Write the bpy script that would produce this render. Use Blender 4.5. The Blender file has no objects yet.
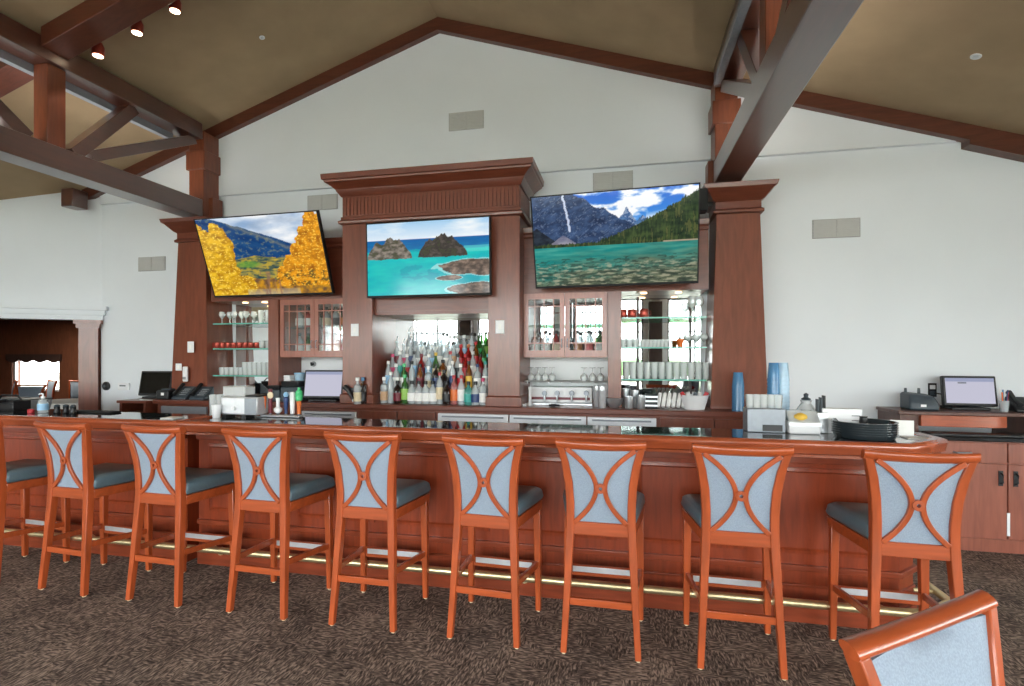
import bpy, bmesh, math, random
from mathutils import Vector, Matrix, noise
random.seed(7)
SC = bpy.context.scene
COL = SC.collection
PI = math.pi
# ------------------------------------------------------------------ camera numbers (frame 1024 x 686)
F_PX, YAW, CAM_H, HORIZON = 520.0, math.radians(12), 1.56, 355.0
SN, CS = math.sin(YAW), math.cos(YAW)

def X_at(px, Y):
    """world X of picture column px on the plane at distance Y"""
    r = (px-512)/F_PX
    return Y*(-SN+r*CS)/(CS+r*SN)

def Z_at(px, py, Y):
    r = (px-512)/F_PX
    return CAM_H+(HORIZON-py)/F_PX*Y/(CS+r*SN)

# ------------------------------------------------------------------ materials
def lin(c):
    return tuple((v/255/12.92) if v/255 <= .04045 else ((v/255+.055)/1.055)**2.4 for v in c)

def new_mat(name):
    m = bpy.data.materials.new(name); m.use_nodes = True
    nt = m.node_tree
    return m, nt, nt.nodes['Principled BSDF']

def plain(name, rgb, rough=.5, metal=0.0, spec=.5, var=.06, scale=30, bump=0.0, coat=0.0):
    m, nt, b = new_mat(name)
    c = lin(rgb)
    tc = nt.nodes.new('ShaderNodeTexCoord')
    n = nt.nodes.new('ShaderNodeTexNoise'); n.inputs['Scale'].default_value = scale; n.inputs['Detail'].default_value = 3
    nt.links.new(tc.outputs['Object'], n.inputs['Vector'])
    cr = nt.nodes.new('ShaderNodeValToRGB')
    cr.color_ramp.elements[0].position = .3; cr.color_ramp.elements[1].position = .7
    cr.color_ramp.elements[0].color = tuple(v*(1-var) for v in c)+(1,)
    cr.color_ramp.elements[1].color = tuple(min(1, v*(1+var)) for v in c)+(1,)
    nt.links.new(n.outputs['Fac'], cr.inputs['Fac'])
    nt.links.new(cr.outputs['Color'], b.inputs['Base Color'])
    b.inputs['Roughness'].default_value = rough; b.inputs['Metallic'].default_value = metal
    b.inputs['Specular IOR Level'].default_value = spec
    b.inputs['Coat Weight'].default_value = coat
    if bump:
        bp = nt.nodes.new('ShaderNodeBump'); bp.inputs['Strength'].default_value = bump; bp.inputs['Distance'].default_value = .004
        nt.links.new(n.outputs['Fac'], bp.inputs['Height']); nt.links.new(bp.outputs['Normal'], b.inputs['Normal'])
    return m

def wood(name, rgb, rough=.35, dark=.62, axis='Z', scale=9, coat=.15):
    m, nt, b = new_mat(name)
    c = lin(rgb)
    tc = nt.nodes.new('ShaderNodeTexCoord')
    mp = nt.nodes.new('ShaderNodeMapping')
    s = {'X': (.12, 1, 1), 'Y': (1, .12, 1), 'Z': (1, 1, .12)}[axis]
    mp.inputs['Scale'].default_value = s
    nt.links.new(tc.outputs['Object'], mp.inputs['Vector'])
    n = nt.nodes.new('ShaderNodeTexNoise'); n.inputs['Scale'].default_value = scale*3; n.inputs['Detail'].default_value = 5
    n.inputs['Distortion'].default_value = .8
    nt.links.new(mp.outputs['Vector'], n.inputs['Vector'])
    cr = nt.nodes.new('ShaderNodeValToRGB')
    cr.color_ramp.elements[0].position = .28; cr.color_ramp.elements[1].position = .72
    cr.color_ramp.elements[0].color = tuple(v*dark for v in c)+(1,)
    cr.color_ramp.elements[1].color = tuple(min(1, v*1.22) for v in c)+(1,)
    nt.links.new(n.outputs['Fac'], cr.inputs['Fac'])
    nt.links.new(cr.outputs['Color'], b.inputs['Base Color'])
    b.inputs['Roughness'].default_value = rough
    b.inputs['Coat Weight'].default_value = coat; b.inputs['Coat Roughness'].default_value = .18
    if name == 'timber_beam': b.inputs['Coat IOR'].default_value = 1.65; b.inputs['Coat Roughness'].default_value = .3; b.inputs['Coat Weight'].default_value = 1
    return m

def thin_glass(name, tint=(255, 255, 255), haze=.10, glossy=1.0):
    """clear drinking glass / bottle glass: see-through with a fresnel reflection"""
    m = bpy.data.materials.new(name); m.use_nodes = True
    nt = m.node_tree; nt.nodes.clear()
    out = nt.nodes.new('ShaderNodeOutputMaterial')
    tr = nt.nodes.new('ShaderNodeBsdfTransparent'); tr.inputs['Color'].default_value = lin(tint)+(1,)
    gl = nt.nodes.new('ShaderNodeBsdfGlossy'); gl.inputs['Roughness'].default_value = .05
    df = nt.nodes.new('ShaderNodeBsdfDiffuse'); df.inputs['Color'].default_value = lin(tint)+(1,)
    m1 = nt.nodes.new('ShaderNodeMixShader'); m1.inputs['Fac'].default_value = haze
    nt.links.new(tr.outputs[0], m1.inputs[1]); nt.links.new(df.outputs[0], m1.inputs[2])
    lw = nt.nodes.new('ShaderNodeLayerWeight'); lw.inputs['Blend'].default_value = .45
    mu = nt.nodes.new('ShaderNodeMath'); mu.operation = 'MULTIPLY'; mu.inputs[1].default_value = .8*glossy
    nt.links.new(lw.outputs['Facing'], mu.inputs[0])
    m2 = nt.nodes.new('ShaderNodeMixShader')
    nt.links.new(mu.outputs[0], m2.inputs['Fac'])
    nt.links.new(m1.outputs[0], m2.inputs[1]); nt.links.new(gl.outputs[0], m2.inputs[2])
    nt.links.new(m2.outputs[0], out.inputs['Surface'])
    return m

def glow(name, rgb, strength):
    m = bpy.data.materials.new(name); m.use_nodes = True
    nt = m.node_tree; nt.nodes.clear()
    out = nt.nodes.new('ShaderNodeOutputMaterial'); e = nt.nodes.new('ShaderNodeEmission')
    e.inputs['Color'].default_value = lin(rgb)+(1,); e.inputs['Strength'].default_value = strength
    nt.links.new(e.outputs[0], out.inputs['Surface'])
    return m

def picture_mat():
    m = bpy.data.materials.new('screen_picture'); m.use_nodes = True
    nt = m.node_tree; nt.nodes.clear()
    out = nt.nodes.new('ShaderNodeOutputMaterial'); e = nt.nodes.new('ShaderNodeEmission')
    a = nt.nodes.new('ShaderNodeAttribute'); a.attribute_name = 'picture'
    nt.links.new(a.outputs['Color'], e.inputs['Color']); e.inputs['Strength'].default_value = 1.0
    g = nt.nodes.new('ShaderNodeBsdfGlossy'); g.inputs['Roughness'].default_value = .12; g.inputs['Color'].default_value = (.03, .03, .03, 1)
    ad = nt.nodes.new('ShaderNodeAddShader')
    nt.links.new(e.outputs[0], ad.inputs[0]); nt.links.new(g.outputs[0], ad.inputs[1])
    nt.links.new(ad.outputs[0], out.inputs['Surface'])
    return m

def carpet_mat():
    m, nt, b = new_mat('carpet')
    tc = nt.nodes.new('ShaderNodeTexCoord')
    def streak(rot, sc):
        mp = nt.nodes.new('ShaderNodeMapping'); mp.inputs['Rotation'].default_value = (0, 0, rot); mp.inputs['Scale'].default_value = sc
        nt.links.new(tc.outputs['Object'], mp.inputs['Vector'])
        n = nt.nodes.new('ShaderNodeTexNoise'); n.inputs['Scale'].default_value = 1.0; n.inputs['Detail'].default_value = 3; n.inputs['Distortion'].default_value = .5
        nt.links.new(mp.outputs['Vector'], n.inputs['Vector'])
        return n
    a = streak(.75, (26, 95, 1)); c = streak(-.9, (95, 26, 1)); d = streak(0, (3, 3, 1))
    mx = nt.nodes.new('ShaderNodeMix'); mx.data_type = 'FLOAT'
    vo = nt.nodes.new('ShaderNodeTexVoronoi'); vo.inputs['Scale'].default_value = 11
    nt.links.new(tc.outputs['Object'], vo.inputs['Vector'])
    sp = nt.nodes.new('ShaderNodeSeparateColor'); nt.links.new(vo.outputs['Color'], sp.inputs[0])
    gt = nt.nodes.new('ShaderNodeMath'); gt.operation = 'GREATER_THAN'; gt.inputs[1].default_value = .5
    nt.links.new(sp.outputs[0], gt.inputs[0])
    nt.links.new(gt.outputs[0], mx.inputs[0]); nt.links.new(a.outputs['Fac'], mx.inputs[2]); nt.links.new(c.outputs['Fac'], mx.inputs[3])
    ad = nt.nodes.new('ShaderNodeMath'); ad.operation = 'MULTIPLY_ADD'; ad.inputs[1].default_value = .25
    nt.links.new(d.outputs['Fac'], ad.inputs[0]); nt.links.new(mx.outputs[0], ad.inputs[2])
    cr = nt.nodes.new('ShaderNodeValToRGB')
    e = cr.color_ramp.elements
    e[0].position = .46; e[0].color = lin((58, 50, 46))+(1,)
    e[1].position = .80; e[1].color = lin((176, 158, 144))+(1,)
    k = e.new(.62); k.color = lin((106, 93, 85))+(1,)
    nt.links.new(ad.outputs[0], cr.inputs['Fac']); nt.links.new(cr.outputs['Color'], b.inputs['Base Color'])
    b.inputs['Roughness'].default_value = .85; b.inputs['Specular IOR Level'].default_value = .25
    bp = nt.nodes.new('ShaderNodeBump'); bp.inputs['Strength'].default_value = .4; bp.inputs['Distance'].default_value = .01
    nt.links.new(mx.outputs[0], bp.inputs['Height']); nt.links.new(bp.outputs['Normal'], b.inputs['Normal'])
    return m

def fabric_mat(name, rgb):
    m, nt, b = new_mat(name)
    tc = nt.nodes.new('ShaderNodeTexCoord')
    ck = nt.nodes.new('ShaderNodeTexNoise'); ck.inputs['Scale'].default_value = 220; ck.inputs['Detail'].default_value = 2
    nt.links.new(tc.outputs['Object'], ck.inputs['Vector'])
    cr = nt.nodes.new('ShaderNodeValToRGB'); c = lin(rgb)
    cr.color_ramp.elements[0].position = .35; cr.color_ramp.elements[1].position = .65
    cr.color_ramp.elements[0].color = tuple(v*.88 for v in c)+(1,); cr.color_ramp.elements[1].color = tuple(min(1, v*1.08) for v in c)+(1,)
    nt.links.new(ck.outputs['Fac'], cr.inputs['Fac']); nt.links.new(cr.outputs['Color'], b.inputs['Base Color'])
    b.inputs['Roughness'].default_value = .75
    bp = nt.nodes.new('ShaderNodeBump'); bp.inputs['Strength'].default_value = .25; bp.inputs['Distance'].default_value = .002
    nt.links.new(ck.outputs['Fac'], bp.inputs['Height']); nt.links.new(bp.outputs['Normal'], b.inputs['Normal'])
    return m

def vent_mat():
    m, nt, b = new_mat('vent_grey')
    tc = nt.nodes.new('ShaderNodeTexCoord'); w = nt.nodes.new('ShaderNodeTexWave')
    w.bands_direction = 'Z'; w.inputs['Scale'].default_value = 22
    nt.links.new(tc.outputs['Object'], w.inputs['Vector'])
    cr = nt.nodes.new('ShaderNodeValToRGB')
    cr.color_ramp.elements[0].color = lin((158, 158, 157))+(1,); cr.color_ramp.elements[1].color = lin((188, 188, 188))+(1,)
    nt.links.new(w.outputs['Fac'], cr.inputs['Fac']); nt.links.new(cr.outputs['Color'], b.inputs['Base Color'])
    return m

M = dict(
    wall=plain('wall_paint', (228, 233, 238), .85, var=.015, scale=2, spec=.2),
    ceiling=plain('ceiling_panel', (164, 143, 115), .95, var=.08, scale=3, bump=.3, spec=.1),
    carpet=carpet_mat(),
    stool=wood('orange_cherry_wood', (168, 77, 38), .3, .78, coat=.3),
    stoolx=wood('orange_cherry_wood_across', (168, 77, 38), .3, .78, 'X', coat=.3),
    maple=wood('mahogany_upright', (118, 63, 45), .36, .82, coat=.45),
    mahx=wood('mahogany_across', (108, 54, 37), .36, .8, 'X', coat=.35),
    barfront=wood('bar_front_veneer', (138, 58, 31), .3, .76, 'Z', coat=.3),
    barx=wood('bar_front_rail', (132, 58, 33), .3, .75, 'X', coat=.3),
    baredge=wood('bar_edge_wood', (166, 79, 45), .25, .8, 'X', coat=.5),
    beam=wood('timber_beam', (78, 40, 27), .32, .75, 'Y', coat=.5),
    beamx=wood('timber_beam_across', (88, 44, 29), .4, .75, 'X', coat=.2),
    beamz=wood('timber_beam_upright', (110, 56, 34), .4, .75, 'Z', coat=.15),
    cab=wood('cabinet_wood', (146, 84, 66), .36, .84, coat=.5),
    cabdk=wood('cabinet_wood_dark', (96, 62, 52), .4, .8),
    fabric=fabric_mat('pale_blue_fabric', (143, 157, 174)),
    leather=plain('slate_leather', (86, 106, 116), .33, var=.05, scale=60, bump=.1),
    granite=plain('black_granite', (20, 22, 24), .06, var=.4, scale=200, coat=.5),
    brass=plain('brass', (232, 214, 168), .36, .9, var=.03),
    steel=plain('stainless_steel', (212, 216, 220), .34, .85, var=.04),
    steelb=plain('brushed_plate', (225, 228, 232), .4, .6, var=.04),
    dsteel=plain('dull_steel', (152, 158, 166), .5, .6, var=.05),
    black=plain('black_plastic', (24, 25, 28), .4, var=.1),
    blackm=plain('matt_black', (16, 17, 18), .7, var=.1),
    slateg=plain('glossy_dark_tray', (46, 54, 58), .22, var=.06, coat=.5),
    slate=plain('slate_plastic', (62, 72, 80), .45, var=.08),
    white=plain('white_plastic', (236, 238, 240), .45, var=.01),
    paper=plain('white_paper', (244, 244, 242), .8, var=.02),
    greyp=plain('grey_plastic', (150, 154, 158), .5, var=.05),
    blue=plain('blue_cup', (78, 132, 176), .18, var=.1, scale=12),
    bluel=plain('pale_blue_cup', (168, 198, 220), .3, var=.08),
    navy=plain('navy', (40, 62, 110), .35, var=.1),
    skyb=plain('sky_blue', (150, 196, 230), .4, var=.05),
    red=plain('red', (186, 34, 44), .4, var=.1),
    copper=plain('copper_red', (170, 74, 62), .3, .6, var=.1),
    maroon=plain('maroon', (110, 28, 44), .4, var=.1),
    cream=plain('cream', (224, 206, 172), .5, var=.05),
    green=plain('green_bottle_plastic', (70, 190, 120), .3, var=.05),
    teal=plain('teal', (50, 160, 150), .4, var=.08),
    lime=plain('lime', (150, 196, 90), .4, var=.08),
    pink=plain('pink', (206, 60, 110), .4, var=.08),
    amber=plain('amber', (176, 104, 40), .25, var=.15),
    orange=plain('orange', (220, 112, 50), .4, var=.08),
    yellow=plain('yellow', (220, 180, 70), .4, var=.08),
    tan=plain('tan', (196, 158, 122), .5, var=.1),
    mirror=plain('mirror', (226, 230, 230), .015, 1.0, var=.004),
    glass=thin_glass('clear_glass', (250, 253, 253), .38),
    glassg=thin_glass('shelf_glass', (170, 222, 206), .14),
    gedge=plain('glass_edge', (96, 168, 152), .15, var=.05),
    pane=thin_glass('pane_glass', (250, 252, 252), .02, .5),
    gb_clear=thin_glass('clear_bottle', (240, 246, 248), .36),
    gb_green=thin_glass('green_bottle', (90, 150, 80), .38),
    gb_amber=thin_glass('amber_bottle', (160, 96, 40), .42),
    gb_dark=thin_glass('dark_bottle', (50, 40, 36), .5),
    gb_red=thin_glass('red_bottle', (190, 44, 40), .45),
    gb_pink=thin_glass('pink_bottle', (226, 150, 150), .4),
    gb_teal=thin_glass('blue_green_bottle', (110, 200, 190), .4),
    vent=vent_mat(), ventl=plain('vent_louvre', (186, 186, 184), .6, var=.02),
    screen_off=plain('dark_screen', (12, 16, 18), .08, var=.1),
    screen_on=glow('lit_screen', (205, 204, 222), .9),
    screen_bar=glow('lit_screen_header', (168, 174, 204), .85),
    text=plain('grey_print', (120, 124, 140), .5),
    lamp=glow('lamp_glow', (255, 226, 190), 9.0),
    puck=glow('puck_glow', (255, 214, 160), 5.0),
    fillglow=glow('added_fill_glow', (255, 240, 216), 3.0),  # glow of the added fill strips on the trusses
    picture=picture_mat(),
    hall=wood('hall_panelling', (110, 66, 46), .5, .7, coat=0),
    hallceil=plain('hall_ceiling', (92, 76, 64), .8, var=.05),
    cloth=plain('white_cloth', (226, 224, 220), .8, var=.02),
    patio=plain('patio_ground', (206, 198, 178), .9, var=.15, scale=.6),
    hedge=plain('hedge', (86, 108, 66), .9, var=.4, scale=3, bump=.5),
    darkpost=wood('dark_timber', (62, 46, 42), .5, .7),
)

# ------------------------------------------------------------------ mesh building
class MB:
    def __init__(self):
        self.v, self.f = [], []
    def add(self, vs, fs):
        n = len(self.v); self.v += [tuple(p) for p in vs]; self.f += [tuple(i+n for i in q) for q in fs]; return self
    def box(self, x0, x1, y0, y1, z0, z1):
        vs = [(x, y, z) for z in (z0, z1) for y in (y0, y1) for x in (x0, x1)]
        return self.add(vs, [(0, 2, 3, 1), (4, 5, 7, 6), (0, 1, 5, 4), (2, 6, 7, 3), (0, 4, 6, 2), (1, 3, 7, 5)])
    def cbox(self, c, s):
        return self.box(c[0]-s[0]/2, c[0]+s[0]/2, c[1]-s[1]/2, c[1]+s[1]/2, c[2]-s[2]/2, c[2]+s[2]/2)
    def lathe(self, prof, c=(0, 0, 0), seg=16, axis='Z'):
        vs, fs = [], []
        n = len(prof)
        for r, h in prof:
            for k in range(seg):
                a = 2*PI*k/seg
                p = (r*math.cos(a), r*math.sin(a), h)
                if axis == 'Y': p = (p[0], p[2], p[1])
                if axis == 'X': p = (p[2], p[0], p[1])
                vs.append((p[0]+c[0], p[1]+c[1], p[2]+c[2]))
        for i in range(n-1):
            for k in range(seg):
                k2 = (k+1) % seg
                q = (i*seg+k, i*seg+k2, (i+1)*seg+k2, (i+1)*seg+k)
                fs.append(q if axis != 'Y' else q[::-1])
        if prof[0][0] > 1e-5: fs.append(tuple(range(seg))[::-1] if axis != 'Y' else tuple(range(seg)))
        if prof[-1][0] > 1e-5:
            t = tuple((n-1)*seg+k for k in range(seg)); fs.append(t if axis != 'Y' else t[::-1])
        return self.add(vs, fs)
    def rings(self, rings, cap=True):
        """loft through rings of equal vertex count"""
        n = len(rings[0]); vs = [p for r in rings for p in r]; fs = []
        for i in range(len(rings)-1):
            for k in range(n):
                k2 = (k+1) % n
                fs.append((i*n+k, i*n+k2, (i+1)*n+k2, (i+1)*n+k))
        if cap:
            fs.append(tuple(range(n))[::-1]); fs.append(tuple((len(rings)-1)*n+k for k in range(n)))
        return self.add(vs, fs)
    def tube(self, pts, r, seg=10):
        P = [Vector(p) for p in pts]; rings = []
        up = Vector((0, 0, 1))
        for i, p in enumerate(P):
            t = ((P[min(i+1, len(P)-1)]-P[max(i-1, 0)])).normalized()
            a = t.cross(up)
            if a.length < 1e-3: a = t.cross(Vector((0, 1, 0)))
            a.normalize(); b = a.cross(t)
            rr = r[i] if isinstance(r, (list, tuple)) else r
            rings.append([tuple(p+a*rr*math.cos(2*PI*k/seg)+b*rr*math.sin(2*PI*k/seg)) for k in range(seg)])
        return self.rings(rings)
    def bar(self, pts, w, d, dax=(0, 1, 0)):
        """rectangular sweep: d along dax, w across"""
        P = [Vector(p) for p in pts]; dax = Vector(dax).normalized(); rings = []
        for i, p in enumerate(P):
            t = (P[min(i+1, len(P)-1)]-P[max(i-1, 0)]).normalized()
            dd = (dax-t*dax.dot(t)).normalized(); a = t.cross(dd).normalized()
            ww = w[i] if isinstance(w, (list, tuple)) else w
            rings.append([tuple(p+a*(sx*ww/2)+dd*(sy*d/2)) for sx, sy in ((-1, -1), (1, -1), (1, 1), (-1, 1))])
        return self.rings(rings)
    def frame_loft(self, base, prof):
        """base (x0,x1,y0,y1); prof list of (outset x, outset front, z): stepped mouldings around a rectangular body"""
        x0, x1, y0, y1 = base; rings = []
        for ox, oy, z in prof:
            rings.append([(x0-ox, y0-oy, z), (x1+ox, y0-oy, z), (x1+ox, y1, z), (x0-ox, y1, z)])
        return self.rings(rings)
    def prism(self, poly, z0, z1):
        n = len(poly)
        return self.rings([[(x, y, z0) for x, y in poly], [(x, y, z1) for x, y in poly]])
    def build(self, name, mat, parent=None, bevel=0.0, seg=2, smooth=True, loc=None, angle=35):
        me = bpy.data.meshes.new(name); me.from_pydata(self.v, [], self.f); me.update()
        bm = bmesh.new(); bm.from_mesh(me); bmesh.ops.recalc_face_normals(bm, faces=bm.faces); bm.to_mesh(me); bm.free()
        me.materials.append(mat)
        if smooth:
            me.polygons.foreach_set('use_smooth', [True]*len(me.polygons))
            me.set_sharp_from_angle(angle=math.radians(angle))
        o = bpy.data.objects.new(name, me); COL.objects.link(o)
        if parent is not None: o.parent = parent
        if loc is not None: o.location = loc
        if bevel:
            b = o.modifiers.new('bevel', 'BEVEL'); b.width = bevel; b.segments = seg; b.limit_method = 'ANGLE'; b.angle_limit = math.radians(40)
        return o

def use(mesh, name, parent):
    o = bpy.data.objects.new(name, mesh); COL.objects.link(o); o.parent = parent; return o

def tag(o, label, cat, group=None, kind=None):
    o['label'] = label; o['category'] = cat
    if group: o['group'] = group
    if kind: o['kind'] = kind
    return o

def thing(name, label, cat, loc=(0, 0, 0), rz=0.0, group=None):
    o = bpy.data.objects.new(name, None); o.empty_display_size = .1; COL.objects.link(o)
    o.location = loc; o.rotation_euler = (0, 0, rz)
    return tag(o, label, cat, group)

def struct(o):
    o['kind'] = 'structure'; return o

def copy_tree(o, parent=None):
    c = o.copy(); COL.objects.link(c)
    if parent is not None: c.parent = parent
    for ch in [k for k in o.children]:
        copy_tree(ch, c)
    return c

ORD = ['first', 'second', 'third', 'fourth', 'fifth', 'sixth', 'seventh', 'eighth', 'ninth', 'tenth', 'eleventh', 'twelfth', 'thirteenth', 'fourteenth', 'fifteenth', 'sixteenth']

# ------------------------------------------------------------------ the setting
RX, RZ, SL = -1.94, 5.18, .326                   # ridge line x, height, slope
YW = 5.40                                        # back wall plane
XR, YB = 6.5, -5.2                               # right wall, rear (window) wall
LC = (-6.49, YW); LD = (-.830, -.557)            # corner with the angled left wall, its direction
LE = (LC[0]+LD[0]*4.2, LC[1]+LD[1]*4.2)
XL = LE[0]
def ceil_z(x): return RZ-SL*abs(x-RX)

struct(MB().box(-18, XR+.3, YB-.3, 13, -.1, 0).build('floor', M['carpet'], smooth=False))
m = MB()
for xa, xb in ((XL-.4, RX), (RX, XR+.4)):
    za, zb = ceil_z(xa), ceil_z(xb)
    m.rings([[(xa, y, za), (xb, y, zb), (xb, y, zb+.12), (xa, y, za+.12)] for y in (YB-.4, YW+.3)])
struct(m.build('ceiling', M['ceiling'], smooth=False))
# back wall below the ledge, gable above it stands 4 cm proud
ZL = 3.465
struct(MB().box(LC[0]-.02, XR+.2, YW, YW+.2, 0, ZL+.6).build('wall_back', M['wall'], smooth=False))
xg0, xg1 = RX-(RZ-ZL)/SL-.05, RX+(RZ-ZL)/SL+.05
pts = [(max(xg0, LC[0]+.02), ZL), (2.98, ZL), (2.98, ceil_z(2.98)+.03), (RX, RZ+.03), (LC[0]+.02, ceil_z(LC[0])+.03)]
m = MB(); m.rings([[(x, y, z) for x, z in pts] for y in (YW-.05, YW+.1)])
struct(m.build('wall_gable', M['wall'], smooth=False))
# angled left wall with the opening to the hall
def on_left(t, off=0.0):
    return (LC[0]+LD[0]*t-LD[1]*off, LC[1]+LD[1]*t+LD[0]*off)   # off>0 = into the bar room
def left_slab(mb, t0, t1, z0, z1, o0=-.15, o1=0.0, ztop=None):
    P = [on_left(t0, o1), on_left(t1, o1), on_left(t1, o0), on_left(t0, o0)]
    top = [z1]*4 if ztop is None else [ceil_z(p[0])+.03 for p in P]
    mb.rings([[(x, y, z0) for x, y in P], [(x, y, t) for (x, y), t in zip(P, top)]])
m = MB()
left_slab(m, -.1, .0, 0, 2.0); left_slab(m, -.1, 4.25, 2.0, 0, ztop=True); left_slab(m, 3.2, 4.25, 0, 2.0)
struct(m.build('wall_left', M['wall'], smooth=False))
m = MB(); left_slab(m, -.02, 3.4, 2.0, 2.06, -.02, .06); left_slab(m, -.05, 3.4, 2.06, 2.12, -.02, .09); left_slab(m, -.08, 3.4, 2.12, 2.17, -.02, .13)
struct(m.build('trim_1', M['wall'], smooth=False))
m = MB(); left_slab(m, .03, .23, 0, 1.90, -.17, .05); left_slab(m, .01, .25, 1.90, 1.95, -.19, .07); left_slab(m, -.01, .27, 1.95, 2.0, -.2, .09)
left_slab(m, .01, .25, 0, .15, -.18, .065)
struct(m.build('trim_2', M['maple'], smooth=False))
struct(MB().box(XL-.2, XL, YB-.2, LE[1]+.1, 0, ceil_z(XL)+.1).build('wall_side', M['wall'], smooth=False))
# rear wall: a row of tall windows between timber posts
WX = [(-9.6, -7.5), (-7.3, -5.15), (-4.5, -2.05), (-1.85, .6), (1.3, 3.6), (3.8, 6.1)]
Z0W = .35
def Z1(a, b): return min(3.25, ceil_z(a)-.15, ceil_z(b)-.15)
m = MB()
xs = [XL-.2]+[v for a in WX for v in a]+[XR+.2]
for i in range(0, len(xs), 2):
    a, b = xs[i], xs[i+1]; m.rings([[(a, y, 0), (b, y, 0), (b, y, ceil_z(b)+.06), (a, y, ceil_z(a)+.06)] for y in (YB-.2, YB)])
for a, b in WX:
    Z1W = Z1(a, b)
    m.box(a, b, YB-.2, YB, 0, Z0W)
    q = [(a, Z1W), (b, Z1W), (b, ceil_z(b)+.06)]+([(RX, RZ+.06)] if a < RX < b else [])+[(a, ceil_z(a)+.06)]
    m.rings([[(x, y, z) for x, z in q] for y in (YB-.2, YB)])
struct(m.build('wall_front', M['wall'], smooth=False))
def window(n, a, b, z0, z1, y0, y1, cols=3, transom=None, along='X', mat='darkpost'):
    w = MB(); t = .05
    def bx(u0, u1, z0_, z1_):
        if along == 'X': w.box(u0, u1, y0, y1, z0_, z1_)
        else: w.box(y0, y1, u0, u1, z0_, z1_)
    bx(a, b, z0, z0+t); bx(a, b, z1-t, z1); bx(a, a+t, z0, z1); bx(b-t, b, z0, z1)
    for k in range(1, cols):
        u = a+(b-a)*k/cols; bx(u-.02, u+.02, z0, z1)
    if transom: bx(a, b, transom-.02, transom+.02)
    o = struct(w.build('window_%d' % n, M[mat], smooth=False))
    g = MB(); ym = (y0+y1)/2
    if along == 'X': g.box(a, b, ym-.003, ym+.003, z0, z1)
    else: g.box(ym-.003, ym+.003, a, b, z0, z1)
    g.build('window_pane', M['pane'], o, smooth=False)
    return o
def portal(x, y, z, rot, sx, sz):
    l = bpy.data.lights.new('window_daylight', 'AREA'); l.shape = 'RECTANGLE'; l.size = sx; l.size_y = sz
    l.cycles.is_portal = True
    o = bpy.data.objects.new('window_daylight', l); COL.objects.link(o); o.location = (x, y, z); o.rotation_euler = rot
for i, (a, b) in enumerate(WX):
    Z1W = Z1(a, b)
    window(i+1, a, b, Z0W, Z1W, YB-.13, YB-.05, 3, 2.25)
    portal((a+b)/2, YB-.22, (Z0W+Z1W)/2, (PI/2, 0, 0), b-a, Z1W-Z0W)
# right wall with windows
RW = [(-4.6, -2.6), (-2.2, -.2), (.2, 2.2)]
m = MB(); ys = [YB-.2]+[v for a in RW for v in a]+[YW+.2]
hz = ceil_z(XR)+.03
for i in range(0, len(ys), 2): m.box(XR, XR+.2, ys[i], ys[i+1], 0, hz)
for a, b in RW: m.box(XR, XR+.2, a, b, 0, .35); m.box(XR, XR+.2, a, b, 2.3, hz)
struct(m.build('wall_right', M['wall'], smooth=False))
for i, (a, b) in enumerate(RW):
    window(7+i, a, b, .35, 2.3, XR+.05, XR+.13, 3, 1.9, 'Y')
    portal(XR+.22, (a+b)/2, 1.325, (PI/2, 0, PI/2), b-a, 1.95)
# timber posts between the rear windows, under the trusses
for i, x in enumerate((-4.82, .94)):
    struct(MB().box(x-.19, x+.19, YB-.02, YB+.3, 0, 3.12).build('trim_%d' % (3+i), M['darkpost'], bevel=.01))
# wall rafters along the gable
def rafter(xa, xb, y0, y1, drop, name, mat='beamx'):
    r = MB(); r.rings([[(x, y0, ceil_z(x)-drop), (x, y1, ceil_z(x)-drop), (x, y1, ceil_z(x)+.02), (x, y0, ceil_z(x)+.02)] for x in (xa, xb)])
    return struct(r.build(name, M[mat], smooth=False))
rafter(-6.70, RX, YW-.12, YW-.04, .135, 'trim_5')
rafter(RX, 2.97, YW-.12, YW-.04, .135, 'trim_6')
rafter(2.97, XR, YW-.12, YW+.02, .175, 'trim_7')
struct(MB().box(LC[0]-.24, LC[0]-.06, YW-.32, YW-.13, ceil_z(LC[0]-.24)-.24, ceil_z(LC[0]-.24)-.02).build('trim_8', M['beam'], bevel=.01))
# posts on the wall carrying the trusses
for i, (x, zb) in enumerate(((-4.82, 2.6), (.94, 2.7))):
    zb = 3.092
    p = MB().box(x-.10, x+.10, YW-.28, YW-.04, zb, ceil_z(x)-.1)
    p.box(x-.125, x+.125, YW-.30, YW-.04, 3.7, 3.92)
    p.box(x-.15, x+.15, YW-.20, YW-.04, zb, 3.4)
    struct(p.build('trim_%d' % (9+i), M['beamz'], bevel=.008))
# the hall behind the opening
H0, H1, HY0, HY1 = -16.0, -6.3, 5.58, 10.4
HZ = 2.45
m = MB().box(H0, H0+.15, 0, HY1, 0, HZ)
wx0, wx1, wz0, wz1 = X_at(12, 10.3), X_at(59, 10.3), Z_at(35, 391, 10.3), Z_at(35, 359, 10.3)
m.box(H0, wx0, HY1-.1, HY1+.1, 0, HZ); m.box(wx1, H1, HY1-.1, HY1+.1, 0, HZ)
m.box(wx0, wx1, HY1-.1, HY1+.1, 0, wz0); m.box(wx0, wx1, HY1-.1, HY1+.1, wz1, HZ)
m.box(H1, H1+.15, YW+.2, HY1, 0, HZ)
m.box(H0, XL-.2, 0, .15, 0, HZ)
struct(m.build('wall_hall', M['hall'], smooth=False))
poly = [(H0, 0), (XL-.2, 0), (XL-.2, LE[1]), on_left(4.1, -.14), on_left(.0, -.14), (H1, YW+.2), (H1, HY1), (H0, HY1)]
struct(MB().prism(poly, HZ, HZ+.1).build('ceiling_hall', M['hallceil'], smooth=False))
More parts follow.
